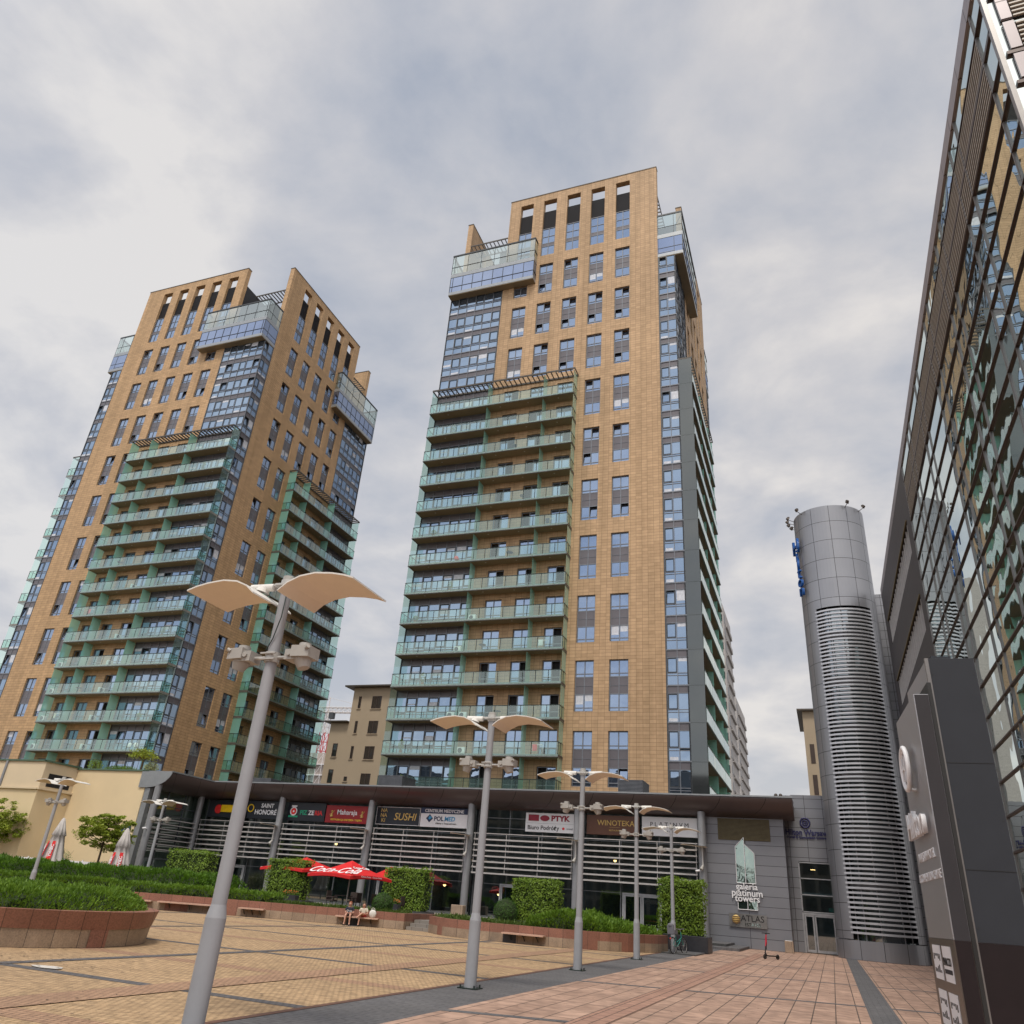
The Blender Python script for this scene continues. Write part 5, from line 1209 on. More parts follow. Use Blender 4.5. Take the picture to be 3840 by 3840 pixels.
def hedge_block(x0,x1,y0,y1,z0,z1,label,n=5200):
    cx,cy=(x0+x1)/2,(y0+y1)/2; a,c_=(x1-x0)/2,(y1-y0)/2; h=z1-z0
    T=thing('trimmed_hedge',label,'hedge',(cx,cy,z0),0,'block trimmed hornbeams before the arcade')
    b=B(); 
    for i in range(n):
        f_=random.random()
        if f_<.5: p=Vector((random.uniform(-a,a),-c_,random.uniform(0.02,h))); nn=Vector((0,-1,0))
        elif f_<.66: p=Vector((random.choice((-a,a)),random.uniform(-c_,c_),random.uniform(.02,h))); nn=Vector((math.copysign(1,p.x),0,0))
        elif f_<.85: p=Vector((random.uniform(-a,a),random.uniform(-c_,c_),h)); nn=Vector((0,0,1))
        else: p=Vector((random.uniform(-a,a),c_,random.uniform(0.02,h))); nn=Vector((0,1,0))
        k=noise.noise(p*1.3+Vector((cx,cy,0)))*.16+noise.noise(p*4+Vector((cy,cx,0)))*.07
        p=p+nn*(k+random.uniform(-.16,.05)+ (random.random()<.03)*random.uniform(0,.16)); edge=min(a-abs(p.x),.2)
        leafq(b,p,nn+rv()*.9+Vector((0,0,.3)),random.uniform(.07,.14))
    mk('foliage',b,['hornbeam'],T,recalc=False)
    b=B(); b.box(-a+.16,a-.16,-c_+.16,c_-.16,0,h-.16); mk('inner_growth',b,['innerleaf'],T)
    b=B()
    for x in (-a*.6,-a*.1,a*.45): b.tube((x,0,-.15),(x,0,.5),.05,.04,7)
    mk('trunk',b,['bark'],T)
    return T
hedge_block(-17.2,-14.4,46.5,47.6,.62,2.8,'trimmed green hedge block right of the near lamp post, under the brown canopy')
hedge_block(-25.65,-22.85,46.5,47.6,.62,2.92,'trimmed green hedge block just right of the red parasol')
hedge_block(-34.0,-31.15,46.0,47.1,.7,2.98,'trimmed green hedge block overlapped by the left red parasol')
hedge_block(-42.8,-39.3,46.5,47.6,.7,3.15,'light green hedge block rising behind the long juniper bed')
hedge_block(-8.2,-5.95,43.6,44.8,.72,3.2,'large trimmed hedge block behind the bicycle, beside the grey wall',6000)
def trough(x0,x1,y0,y1,z0,z1,label):
    T=tag(mk('hedge_trough',B().box(x0,x1,y0,y1,z0,z1),['blackst'],bevel=.02),label,'planter','black granite troughs'); return T
trough(-8.35,-5.75,43.4,45.0,0,.72,'black granite trough under the hedge beside the bicycle')
trough(-17.5,-14.0,46.3,47.8,.45,.66,'low black trough under the hedge block right of the lamp post')
trough(-26.0,-22.6,46.3,47.8,.45,.66,'low black trough under the hedge right of the red parasol')
trough(-22.3,-20.9,42.6,44.0,.0,.66,'black granite block left of the stone steps')
trough(-34.4,-30.9,45.9,47.3,.45,.70,'low black trough under the hedge at the left red parasol')
def juniper_bed(name,label,inside,x0,x1,y0,y1,hfun,n,z0=.55,m_='juniper',sz=.13,grp='evergreen shrub beds'):
    """clipped evergreen mass: a bumpy mound closed with thousands of upward sprigs"""
    T=thing(name,label,'shrub bed',((x0+x1)/2,(y0+y1)/2,z0),0,grp); cx,cy=(x0+x1)/2,(y0+y1)/2
    # inner mound
    b=B(); st=.35; gx_=int((x1-x0)/st)+1; gy_=int((y1-y0)/st)+1; V={}
    def H(x,y):
        h=hfun(x,y); 
        return h*(1+.22*noise.noise(Vector((x*.9,y*.9,3.1)))+.16*noise.noise(Vector((x*2.3,y*2.3,1.7))))
    for i in range(gx_+1):
        for j in range(gy_+1):
            x=x0+i*st;y=y0+j*st
            if inside(x,y): V[i,j]=b.bm.verts.new((x-cx,y-cy,max(.02,H(x,y)-.10)))
    for i in range(gx_):
        for j in range(gy_):
            q=[(i,j),(i+1,j),(i+1,j+1),(i,j+1)]
            if all(k in V for k in q): b.bm.faces.new([V[k] for k in q])
    be=[e for e in b.bm.edges if len(e.link_faces)==1]
    for e in be:
        p,q=e.verts[0].co.copy(),e.verts[1].co.copy(); b.quad([tuple(p),tuple(q),(q.x,q.y,-.3),(p.x,p.y,-.3)])
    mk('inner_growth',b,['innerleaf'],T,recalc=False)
    b=B(); c=0; tries=0
    while c<n and tries<n*12:
        tries+=1; x=random.uniform(x0,x1);y=random.uniform(y0,y1)
        if not inside(x,y): continue
        h=H(x,y); e=.15
        g=Vector((hfun(x+e,y)-hfun(x-e,y),hfun(x,y+e)-hfun(x,y-e),0))/(2*e)
        nn=Vector((-g.x,-g.y,1)).normalized()
        z=max(.03,h-random.random()**1.5*.20+ (random.random()<.06)*random.uniform(.02,.12))
        d=(nn*.9+rv()*.55+Vector((0,0,.35))).normalized(); s=random.uniform(.6,1.3)*sz
        p=Vector((x-cx,y-cy,z)); side=d.cross(rv()); 
        if side.length<.01: continue
        side.normalize(); w_=s*.28
        b.bm.faces.new([b.bm.verts.new(p-side*w_),b.bm.verts.new(p+side*w_),b.bm.verts.new(p+side*w_*.35+d*s),b.bm.verts.new(p-side*w_*.35+d*s)]); c+=1
    mk('foliage',b,[m_],T,recalc=False)
    return T
def sdist_edge(d,w_): # smooth shoulder
    t=max(0,min(1,d/w_)); return math.sin(t*PI/2)**.6
c0=Vector((-19.5,15.8))
juniper_bed('shrub_bed','dense dark green juniper filling the round planter in the foreground',lambda x,y:(Vector((x,y))-c0).length<3.5,-23.1,-15.9,12.2,19.4,
    lambda x,y: .52*sdist_edge(3.5-(Vector((x,y))-c0).length,.75)+.05,52000,.55,'juniper2',.062)
def near_poly(pts):
    s=smooth(pts,1); 
    def f(x,y):
        # signed distance to the left of the polyline, approx
        best=1e9;sg=1
        for i in range(len(pts)-1):
            a=Vector(pts[i]);c_=Vector(pts[i+1]);d=c_-a;t=max(0,min(1,(Vector((x,y))-a).dot(d)/d.length_squared)); q=a+d*t; l=(Vector((x,y))-q).length
            if l<best: best=l; sg=1 if d.cross(Vector((x,y))-a)>0 else -1
        return best*sg
    return f
fa=near_poly(PA[:-1:2]+[PA[-1]]); fb=near_poly(PB[:-1:2]+[PB[-1]])
juniper_bed('shrub_bed','tall dark green juniper hedge along the back of the curved planter',lambda x,y: 1.6<fa(x,y)<5.5 and x<-30.6 and y<41.8,-53,-30.5,26,41.8,
    lambda x,y: 1.08*sdist_edge(min(fa(x,y)-1.6,-30.5-x,42-y),1.0),42000,.6,'juniper',.105)
juniper_bed('shrub_bed','lower bright juniper row in front of the tall hedge, along the planter edge',lambda x,y: .32<fa(x,y)<1.9 and x<-26.4,-45,-26.4,24,38.5,
    lambda x,y: .52*sdist_edge(min(fa(x,y)-.3,-26.2-x),.5),22000,.58,'juniper2',.09)
juniper_bed('shrub_bed','low grassy ground cover along the planter beside the seated people',lambda x,y: .32<fa(x,y)<1.6 and -26.5<x<-19.9,-26.5,-19.6,35.6,40,
    lambda x,y: .16*sdist_edge(fa(x,y)-.3,.3),4200,.58,'groundivy',.10)
juniper_bed('shrub_bed','low ground cover on the right planter, left of its junipers',lambda x,y: .32<fb(x,y)<2.2 and x<-12.6,-18.2,-12.5,35.8,40.5,
    lambda x,y: .16*sdist_edge(fb(x,y)-.3,.3),4200,.58,'groundivy',.10)
juniper_bed('shrub_bed','spreading bright green junipers on the right planter behind the lamp posts',lambda x,y: .34<fb(x,y)<3.4 and x>-12.7 and y<41.5,-12.7,-7.4,35.8,41.5,
    lambda x,y: (.34+.42*math.exp(-((x+11.2)**2)/1.2)+.16*math.exp(-((x+9.6)**2)/1))*sdist_edge(fb(x,y)-.3,.6),17000,.58,'juniper2',.095)
def ball_shrub(x,y,z,rad,label,n=2600):
    T=thing('ball_shrub',label,'shrub',(x,y,z),0,'clipped ball shrubs'); b=B()
    for i in range(n):
        v=rv(); 
        if v.z<-.6: continue
        leafq(b,v*(rad*(1+.05*noise.noise(v*5))*random.uniform(.93,1.02)),v+rv()*.8,.055)
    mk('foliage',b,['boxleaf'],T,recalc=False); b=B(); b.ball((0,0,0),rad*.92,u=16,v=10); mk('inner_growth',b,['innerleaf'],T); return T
ball_shrub(-21.55,39.3,1.0,.55,'clipped green ball shrub directly behind the two seated people')
ball_shrub(-17.3,46.0,1.05,.70,'clipped green ball shrub behind the second lamp post of the row')
def tree(x,y,z,h,rx,rz_,label,name='street_tree',n=13000,m_='treeleaf',lean=0):
    T=thing(name,label,'tree',(x,y,z),0,'small round headed trees by the cream wall'); b=B()
    ch=h-rz_; b.path([(0,0,0),(.02,0,ch*.5),(.0,.02,ch*.8),(0,0,ch+rz_*.6)],[.09,.075,.06,.03],8)
    for i in range(14):
        t=random.uniform(0,2*PI); zz=ch-rz_*.7+random.random()*rz_*1.2; e=random.uniform(.5,.9)
        b.path([(0,0,zz-.3),(rx*.45*math.cos(t),rx*.45*math.sin(t),zz+.1),(rx*e*math.cos(t),rx*e*math.sin(t),zz+random.uniform(.1,.5))],[.03,.02,.008],5)
    mk('trunk',b,['bark'],T); b=B()
    cl=[]
    for i in range(int(150*rx/2)):
        v=rv(); k=random.random()**.45; p=Vector((v.x*rx*k,v.y*rx*k,ch+v.z*rz_*k)); 
        cl.append((p,random.uniform(.22,.48)))
    for i in range(n):
        p,r_=random.choice(cl); v=rv(); q=p+Vector((v.x,v.y,v.z*.45))*r_*random.uniform(.4,1); leafq(b,q,Vector((0,0,1))+rv()*.7,random.uniform(.10,.19),.7)
    mk('crown',b,[m_],T,recalc=False); return T
tree(-48.45,46.0,.45,4.9,2.05,1.35,'round headed small tree between the two closed parasols')
tree(-60.2,46.0,.45,5.5,2.5,1.7,'small tree crown cut by the left picture edge')
def bush(x,y,z,rx,h,label,m_,n=1800,grp='loose pale bushes along the cream wall'):
    T=thing('bush',label,'bush',(x,y,z),0,grp); b=B()
    for i in range(26): b.path([(random.uniform(-.2,.2)*rx,random.uniform(-.2,.2),0),(random.uniform(-.8,.8)*rx,random.uniform(-.4,.4),h*random.uniform(.6,1))],[.015,.006],4)
    mk('stems',b,['bark'],T); b=B()
    for i in range(n):
        v=rv(); k=random.random()**.5; leafq(b,(v.x*rx*k,v.y*.7*k,h*.5+v.z*h*.5*k),rv()+Vector((0,0,.5)),random.uniform(.07,.13))
    mk('foliage',b,[m_],T,recalc=False); return T
bush(-55.3,48.6,.8,1.5,2.0,'pale bush left of the first closed parasol','whitebush',1500); bush(-49.6,48.8,.6,1.7,1.7,'green white bush beneath the small round tree','whitebush',2600)
bush(-57.6,51.5,8.9,.5,1.0,'yellow green shrub at the left of the cream roof terrace','hornbeam',700,'plants on the cream roof terrace'); bush(-51.5,51.6,8.85,.6,.9,'small bush at the right end of the cream roof terrace','whitebush',700,'plants on the cream roof terrace')
bush(-54.9,51.8,8.85,1.9,.6,'trailing green planting in the middle of the cream roof terrace','juniper',1500,'plants on the cream roof terrace')
T=tree(-54.0,53.0,8.6,2.4,1.3,.45,'thin flat topped tree on the cream roof terrace','terrace_tree',1200); T['group']='plants on the cream roof terrace'
# white slatted fence of the beer garden
T=thing('slatted_fence','white slatted fence in front of the cream wall','fence',(-55,47.6,.45))
b=B()
for k in range(4): b.box(-6,5.2,-.02,.02,.5+.27*k,.70+.27*k)
mk('slats',b,['white'],T)
for i in range(7): b=B(); b.box(-6+1.86*i,-5.92+1.86*i,.02,.08,0,1.6); mk('post',b,['white'],T)
# ================================================================== parasols
MT['redfab']=mat('red_parasol_fabric',(.62,.012,.014),.7,var=.06,scale=2); MT['whitefab']=mat('off_white_canvas',(.52,.49,.47),.8,var=.12,scale=3,dirt=.2); MT['steel']=mat('steel_tube',(.45,.43,.42),.35,.5)
def open_parasol(x,y,zb,zs,za,Rr,rz,label,text=True):
    T=thing('parasol',label,'parasol',(x,y,0),rz,'open red parasols'); b=B(); b.tube((0,0,zb),(0,0,za),.035,.035,10); mk('pole',b,['steel'],T)
    b=B(); cs=[(Rr*math.cos(R(90*i)),Rr*math.sin(R(90*i))) for i in range(4)]; n=6
    for i in range(4):
        (x0,y0),(x1,y1)=cs[i],cs[(i+1)%4]
        for j in range(n):
            for k in range(n):
                def pt(jj,kk):
                    t=jj/n; s=kk/n; ex=x0+(x1-x0)*t; ey=y0+(y1-y0)*t; sag=.10*math.sin(PI*t)*s*s - .06*math.sin(PI*s)
                    return (ex*s,ey*s,za+(zs-za)*s+sag)
                b.quad([pt(j,k),pt(j+1,k),pt(j+1,k+1),pt(j,k+1)])
        for j in range(n):
            t=j/n;t2=(j+1)/n; s1=.10*math.sin(PI*t);s2=.10*math.sin(PI*t2)
            p=(x0+(x1-x0)*t,y0+(y1-y0)*t);q=(x0+(x1-x0)*t2,y0+(y1-y0)*t2); b.quad([(p[0],p[1],zs+s1),(q[0],q[1],zs+s2),(q[0],q[1],zs+s2-.16),(p[0],p[1],zs+s1-.16)])
    o=mk('canopy',b,['redfab'],T,recalc=False)
    b=B()
    for i in range(4): b.tube((0,0,za-.35),(cs[i][0],cs[i][1],zs),.015,.012,5); b.tube((0,0,za-1.0),(cs[i][0]*.5,cs[i][1]*.5,(za+zs)/2-.12),.012,.012,5)
    mk('ribs',b,['steel'],T)
    return T,cs
T,cs=open_parasol(-26.3,43.6,.45,2.22,3.08,2.45,R(31),'open red parasol with white script lettering, behind the seated people')
# white script on the left front side and its valance
def parasol_text(T,body,i,size,s_mid,Rr,zs,za,m_='white',sx=1,shear=.25):
    me=text_mesh(body,size,.004,shear=shear,sx=sx,bold=.01); me.materials.append(MT[m_])
    a0=R(90*i);a1=R(90*(i+1)); e0=Vector((math.cos(a0),math.sin(a0)))*Rr; e1=Vector((math.cos(a1),math.sin(a1)))*Rr
    mid=(e0+e1)/2; out=mid.normalized(); ap=mid.length; slope=math.atan2(za-zs,ap)
    ang=math.atan2(out.y,out.x)+PI/2
    o=link('lettering',me,T,(out.x*ap*s_mid,out.y*ap*s_mid,za+(zs-za)*s_mid+.10*s_mid*s_mid-.06*math.sin(PI*s_mid)+.03),0)
    o.rotation_euler=(-(PI/2-slope),0,ang); o.rotation_mode='XYZ'; return o
parasol_text(T,'Coca-Cola',2,.95,.74,2.45,2.22,3.08,sx=1.0); parasol_text(T,'Coca-Cola',3,.30,.45,2.45,2.22,3.08)
def valance_text(T,body,i,size,Rr,zs,k=0):
    a0=R(90*i);a1=R(90*(i+1)); e0=Vector((math.cos(a0),math.sin(a0)))*Rr; e1=Vector((math.cos(a1),math.sin(a1)))*Rr; mid=(e0+e1)/2; out=mid.normalized()
    me=text_mesh(body,size,.003,sx=1.5); me.materials.append(MT['white']); o=link('valance_lettering',me,T,(mid.x+out.x*.012,mid.y+out.y*.012,zs+.02),math.atan2(out.y,out.x)+PI/2)
valance_text(T,'Coca-Cola   Coca-Cola',3,.12,2.45,2.22)
open_parasol(-32.6,48.2,.45,2.45,3.25,2.9,R(31),'open red parasol half behind the trimmed hedge block')
open_parasol(-29.3,54.0,.45,2.45,3.2,1.9,R(0),'shaded red parasol against the arcade glass, right of the lettered one')
def closed_parasol(x,y,z,h,label,rz=0):
    T=thing('closed_parasol',label,'parasol',(x,y,z),rz,'closed white parasols with red bands'); b=B(); b.tube((0,0,0),(0,0,h),.05,.05,10); mk('pole',b,['steel'],T)
    b=B(); n=32; lv=[(h+.02,.05),(h-.15,.16),(h-.7,.30),(h-1.15,.44),(h-1.2,.36),(h-1.7,.46),(h-2.4,.60),(h-3.0,.78),(.85,.86)]
    rings=[]
    for z_,r_ in lv:
        ring=[]
        for i in range(n):
            t=2*PI*i/n; k=1+.22*math.sin(8*t)*min(1,(h-z_)/.8)+.03*random.uniform(-1,1); ring.append(b.bm.verts.new((r_*k*math.cos(t),r_*k*math.sin(t)*.9,z_+ (random.uniform(-.06,.06) if z_<1 else 0))))
        rings.append(ring)
    for a in range(len(rings)-1):
        for i in range(n): fc=b.bm.faces.new((rings[a][i],rings[a+1][i],rings[a+1][(i+1)%n],rings[a][(i+1)%n])); fc.smooth=True
    mk('canvas',b,['whitefab'],T)
    for t0 in (-1.95,-1.05):
        b=B()
        for k in range(8):
            za=h-1.55-.17*k; zb_=za-.17
            def rr(zq): 
                for q in range(len(lv)-1):
                    if lv[q][0]>=zq>=lv[q+1][0]: u_=(lv[q][0]-zq)/(lv[q][0]-lv[q+1][0]); return lv[q][1]+(lv[q+1][1]-lv[q][1])*u_
                return .8
            def P(t,zq): r_=rr(zq)*1.27; return (r_*math.cos(t),r_*math.sin(t)*.92,zq)
            b.quad([P(t0-.19,za),P(t0+.19,za),P(t0+.19,zb_),P(t0-.19,zb_)])
        mk('red_band',b,['redfab'],T,recalc=False)
        me=text_mesh('ŻYWIEC',.26,.004,bold=.01); me.transform(Matrix.Rotation(-PI/2,4,'Y')); me.materials.append(MT['white'])
        o=link('lettering',me,T,(.74*math.cos(t0),.70*math.sin(t0)-.0,h-2.25),t0+PI/2); o.rotation_euler=(-.14,0,t0+PI/2)
    return T
closed_parasol(-51.3,44.6,.45,4.2,'closed white parasol with red bands, between left lamp and round tree')
closed_parasol(-45.1,44.6,.45,3.75,'closed white parasol with red bands beside the arcade corner column',.3)
# cafe furniture behind the parasol
MT['wicker']=mat('dark_wicker',(.05,.035,.03),.8,bump=.6); MT['flower']=mat('orange_flowers',(.6,.16,.03),.7)
def chair(x,y,rz,label):
    T=thing('cafe_chair',label,'chair',(x,y,.45),rz,'dark cafe chairs on the terrace'); b=B(); b.box(-.25,.25,-.25,.25,.40,.47); mk('seat',b,['wicker'],T); b=B(); b.box(-.25,.25,.22,.27,.47,.95); mk('backrest',b,['wicker'],T)
    for sx in (-1,1):
        b=B(); b.box(sx*.25,sx*.21,-.25,.22,.6,.65); b.box(sx*.25,sx*.21,-.25,-.21,.47,.60); mk('armrest',b,['wicker'],T)
        for sy in(-1,1): b=B(); b.tube((sx*.21,sy*.21,0),(sx*.21,sy*.21,.4),.02,.02,6); mk('leg',b,['rail'],T)
def table(x,y,label):
    T=thing('cafe_table',label,'table',(x,y,.45),0,'cafe tables on the terrace'); b=B(); b.box(-.4,.4,-.4,.4,.70,.74); mk('table_top',b,['wicker'],T); b=B(); b.tube((0,0,0),(0,0,.7),.04,.04,8); b.tube((0,0,0),(0,0,.03),.25,.25,14); mk('pedestal',b,['rail'],T)
table(-27.7,45.5,'dark cafe table left of the parasol pole'); table(-24.9,46.0,'dark cafe table right of the parasol pole')
chair(-28.5,45.5,PI/2,'dark cafe chair left of the left table'); chair(-26.9,45.6,-PI/2,'dark cafe chair right of the left table'); chair(-25.7,46.1,PI/2,'dark cafe chair left of the right table'); chair(-24.1,45.9,-PI/2,'dark cafe chair right of the right table'); chair(-27.7,46.5,0,'dark cafe chair behind the left table'); chair(-24.9,47.0,0,'dark cafe chair behind the right table')
def flowerbox(x,y,label):
    T=thing('flower_box',label,'flower box',(x,y,.45),0,'grey flower boxes on the terrace'); b=B(); b.box(-.5,.5,-.2,.2,0,.55); mk('box',b,['blackst'],T); b=B()
    for i in range(260): leafq(b,(random.uniform(-.5,.5),random.uniform(-.2,.2),random.uniform(.52,.75)),rv(),.08)
    mk('leaves',b,['boxleaf'],T,recalc=False); b=B()
    for i in range(60): leafq(b,(random.uniform(-.5,.5),random.uniform(-.22,.2),random.uniform(.62,.80)),rv(),.07,1)
    mk('blossoms',b,['flower'],T,recalc=False)
flowerbox(-30.2,43.6,'grey flower box with orange blossoms left of the cafe tables'); flowerbox(-23.3,43.5,'grey flower box with blossoms right of the parasol')
MT['barrelw']=mat('oak_barrel',(.34,.20,.11),.7,var=.2,scale=6)
for x,y,l in ((-24.3,55.2,'pale stone block at the foot of the column right of the red parasols'),):
    b=B(); b.box(-.45,.45,-.3,.3,0,.65); tag(mk('stone_block',b,['beige'],None,(x,y,.45),bevel=.03),l,'block')
T=thing('wine_barrel','small wooden wine barrel standing at the foot of an arcade column','barrel',(-16.9,52.8,.45)); b=B(); 
for i in range(6):
    z0=i*.15;z1=z0+.15; f_=lambda z:.34+.07*math.sin(PI*z/.9); b.tube((0,0,z0),(0,0,z1),f_(z0),f_(z1),18)
mk('staves',b,['barrelw'],T); b=B()
for z in (.1,.3,.6,.8): b.tube((0,0,z),(0,0,z+.04),.42 if .2<z<.7 else .375,.42 if .2<z<.7 else .375,18)
mk('hoops',b,['rail'],T)
# ================================================================== people
MT['skin']=mat('skin',(.52,.28,.20),.55,var=.04); MT['navycloth']=mat('navy_shirt',(.02,.025,.045),.85); MT['blackcloth']=mat('black_shorts',(.02,.018,.02),.85); MT['creamcloth']=mat('cream_top',(.60,.55,.45),.85); MT['redcloth']=mat('red_shorts',(.36,.05,.05),.85); MT['hairred']=mat('auburn_hair',(.20,.06,.025),.7); MT['hairbrown']=mat('brown_hair',(.06,.035,.02),.7); MT['shoe']=mat('dark_shoe',(.03,.03,.03),.6); MT['bagw']=mat('white_bag_cloth',(.66,.64,.60),.8)
def skin_mesh(name,verts,edges,rad,root,m_,parent,sub=2):
    me=bpy.data.meshes.new(name); me.from_pydata(verts,edges,[]); o=bpy.data.objects.new(name,me); COL.objects.link(o)
    md=o.modifiers.new('s','SKIN'); 
    if not me.skin_vertices: me.attributes
    bpy.context.view_layer.objects.active=o
    for i,sv_ in enumerate(me.skin_vertices[0].data): 
        r_=rad[i]; sv_.radius=(r_,r_) if not isinstance(r_,tuple) else r_; sv_.use_root=(i==root)
    s=o.modifiers.new('d','SUBSURF'); s.levels=sub; s.render_levels=sub
    dg=bpy.context.evaluated_depsgraph_get(); m2=bpy.data.meshes.new_from_object(o.evaluated_get(dg)); bpy.data.objects.remove(o)
    m2.materials.clear(); m2.materials.append(MT[m_]); 
    for p in m2.polygons: p.use_smooth=True
    return link(name,m2,parent)
def seated(label,x,y,z,rz,top,bottom,hair,crossed,longhair,sc):
    T=thing('person',label,'person',(x,y,z),rz); T.scale=(sc,sc,sc)
    # local: faces -Y, pelvis at origin height .10 above the seat
    kneeL=(-.13,-.44,.12);kneeR=(.13,-.44,.12); ankL=(-.15,-.50,-.36); ankR=(.15,-.47,-.36)
    if crossed: kneeR=(-.02,-.44,.24); ankR=(-.24,-.62,.02)
    V=[(0,0,.10),(0,.01,.28),(0,.0,.44),(0,-.01,.52),(0,-.05,.60),(0,-.06,.70),
       (-.10,-.02,.10),kneeL,ankL,(ankL[0],ankL[1]-.13,ankL[2]-.05),
       (.10,-.02,.10),kneeR,ankR,(ankR[0]-(.05 if crossed else 0),ankR[1]-.13,ankR[2]-.05),
       (-.18,.0,.45),(-.24,-.06,.20),(-.08,-.27,.20),(.18,.0,.45),(.24,-.06,.20),(.07,-.27,.20)]
    E=[(0,1),(1,2),(2,3),(3,4),(4,5),(0,6),(6,7),(7,8),(8,9),(0,10),(10,11),(11,12),(12,13),(2,14),(14,15),(15,16),(2,17),(17,18),(18,19)]
    rad=[.13,.115,.12,.055,.085,.07,.095,.062,.042,.035,.095,.062,.042,.035,.058,.042,.03,.058,.042,.03]
    # fingers and thumb on each hand
    for w_,s in ((16,1),(19,-1)):
        base=Vector(V[w_])
        for k in range(5):
            if k<4: d=Vector((s*.06+ (k-1.5)*.012,-.05,-.01)); l=(.9,1.0,.95,.75)[k]
            else: d=Vector((s*.03,-.02,.05)); l=.8
            st=len(V); V.append(tuple(base+Vector(((k-1.5)*.018 if k<4 else 0,-.02,0))+d*.4*l)); V.append(tuple(base+Vector(((k-1.5)*.018 if k<4 else 0,-.02,0))+d*l+Vector((s*.01,0,-.015)))); E+=[(w_,st),(st,st+1)]; rad+=[.010,.008]
    skin_mesh('body',V,E,rad,0,'skin',T)
    TV=[(0,0,.09),(0,.01,.28),(0,.0,.43),(0,-.01,.50),(-.18,.0,.45),(-.235,-.045,.28),(.18,.0,.45),(.235,-.045,.28)]
    skin_mesh('shirt',TV,[(0,1),(1,2),(2,3),(2,4),(4,5),(2,6),(6,7)],[.145,.135,.135,.07,.078,.062,.078,.062],0,top,T)
    def lerp(a,c_,t): return tuple(a[i]+(c_[i]-a[i])*t for i in range(3))
    skin_mesh('shorts',[(0,0,.10),(-.10,-.02,.10),lerp((-.10,-.02,.10),kneeL,.72),(.10,-.02,.10),lerp((.10,-.02,.10),kneeR,.72)],[(0,1),(1,2),(0,3),(3,4)],[.142,.11,.085,.11,.085],0,bottom,T)
    b=B(); b.ball((0,-.045,.665),.105,.92,1.0,1.12,14,10); b.ball((0,-.15,.64),.018,.8,1,1.2,6,5)
    b.ball((-.097,-.04,.65),.022,.5,1,1.3,6,5); b.ball((.097,-.04,.65),.022,.5,1,1.3,6,5); mk('head',b,['skin'],T)
    b=B(); b.ball((-.035,-.142,.672),.011,u=6,v=5); b.ball((.035,-.142,.672),.011,u=6,v=5); b.ball((0,-.143,.605),.02,1.1,.4,.35,6,5); mk('face_features',b,['kerb'],T)
    b=B(); b.ball((0,-.02,.70),.112,1,1.02,1.0,14,10)
    if longhair:
        b.ball((0,.05,.60),.10,1.05,.7,1.5,12,8); b.ball((-.08,-.0,.56),.05,.7,.9,2.0,8,6); b.ball((.08,-.0,.56),.05,.7,.9,2.0,8,6)
    mk('hair',b,[hair],T)
    for s,a in ((-1,ankL),(1,ankR)):
        b=B(); b.ball((a[0]-(.05 if (crossed and s==1) else 0),a[1]-.08,a[2]-.055),.05,.85,2.2,.8,10,6); mk('shoe',b,['shoe'],T)
    return T
pz=.40; 
p,d=along(PA,SA-2.75); a_=math.atan2(d.y,d.x)
T1=seated('person with auburn hair in a dark printed shirt and black shorts, sitting',p.x+d.y*.30,p.y-d.x*.30,pz-.02,a_,'navycloth','blackcloth','hairred',False,False,.83)
letters('Drop',.15,'white',T1,(0,-.165,.30),0,'shirt_print',ext=.003,shear=.2)
p,d=along(PA,SA-2.05); T2=seated('person in a pale top and red shorts with one leg crossed, head bowed',p.x+d.y*.30,p.y-d.x*.30,pz-.02,a_,'creamcloth','redcloth','hairbrown',True,True,.82)
p,d=along(PA,SA-1.60); T=thing('tote_bag','white cloth tote bag standing on the bench beside the seated pair','bag',(p.x+d.y*.28,p.y-d.x*.28,.40),a_)
b=B(); b.ball((0,0,.17),.19,.95,.55,1.0,14,10); mk('bag_body',b,['bagw'],T); b=B(); b.torus((0,0,.34),.09,.012,'y',16,5,0,0,PI); mk('handle',b,['bagw'],T)
# ================================================================== bicycle, scooter, bin
MT['tyre']=mat('rubber_tyre',(.025,.022,.02),.8); MT['teal']=mat('teal_bike_frame',(.03,.28,.24),.4); MT['seatgrey']=mat('grey_child_seat',(.14,.14,.16),.6); MT['scred']=mat('scooter_red',(.55,.02,.05),.4)
T=thing('bicycle','bicycle with grey child seat leaning on the farthest lamp post','bicycle',(-6.72,40.72,0),R(72)); T.rotation_euler=(R(-4),0,R(72))
for x in (-.50,.52):
    b=B(); b.torus((x,0,.34),.325,.022,'y',32,7,0); wb=mk('wheel',b,['tyre'],T); b=B()
    for i in range(14): t=2*PI*i/14; b.tube((x,0,.34),(x+.31*math.cos(t),0,.34+.31*math.sin(t)),.003,.003,3)
    b.tube((x,-.04,.34),(x,.04,.34),.025,.025,8); b.torus((x,0,.34),.30,.008,'y',28,4); mk('spokes',b,['steel'],wb)
b=B()
for p,q in (((-.50,0,.34),(-.1,0,.30)),((-.1,0,.30),(-.22,0,.78)),((-.50,0,.34),(-.20,0,.70)),((-.1,0,.30),(.36,0,.62)),((-.14,0,.46),(.36,0,.66)),((.36,0,.60),(.33,0,.90)),((.36,0,.62),(.52,0,.34))): b.tube(p,q,.017,.017,7)
mk('frame',b,['teal'],T)
b=B(); b.ball((-.23,0,.83),.09,1.4,.8,.4,10,6); mk('saddle',b,['black'],T)
b=B(); b.tube((.33,0,.9),(.30,0,1.0),.014,.014,6); b.path([(.18,-.26,1.0),(.28,-.2,1.02),(.30,0,1.0),(.28,.2,1.02),(.18,.26,1.0)],.012,6); mk('handlebar',b,['steel'],T)
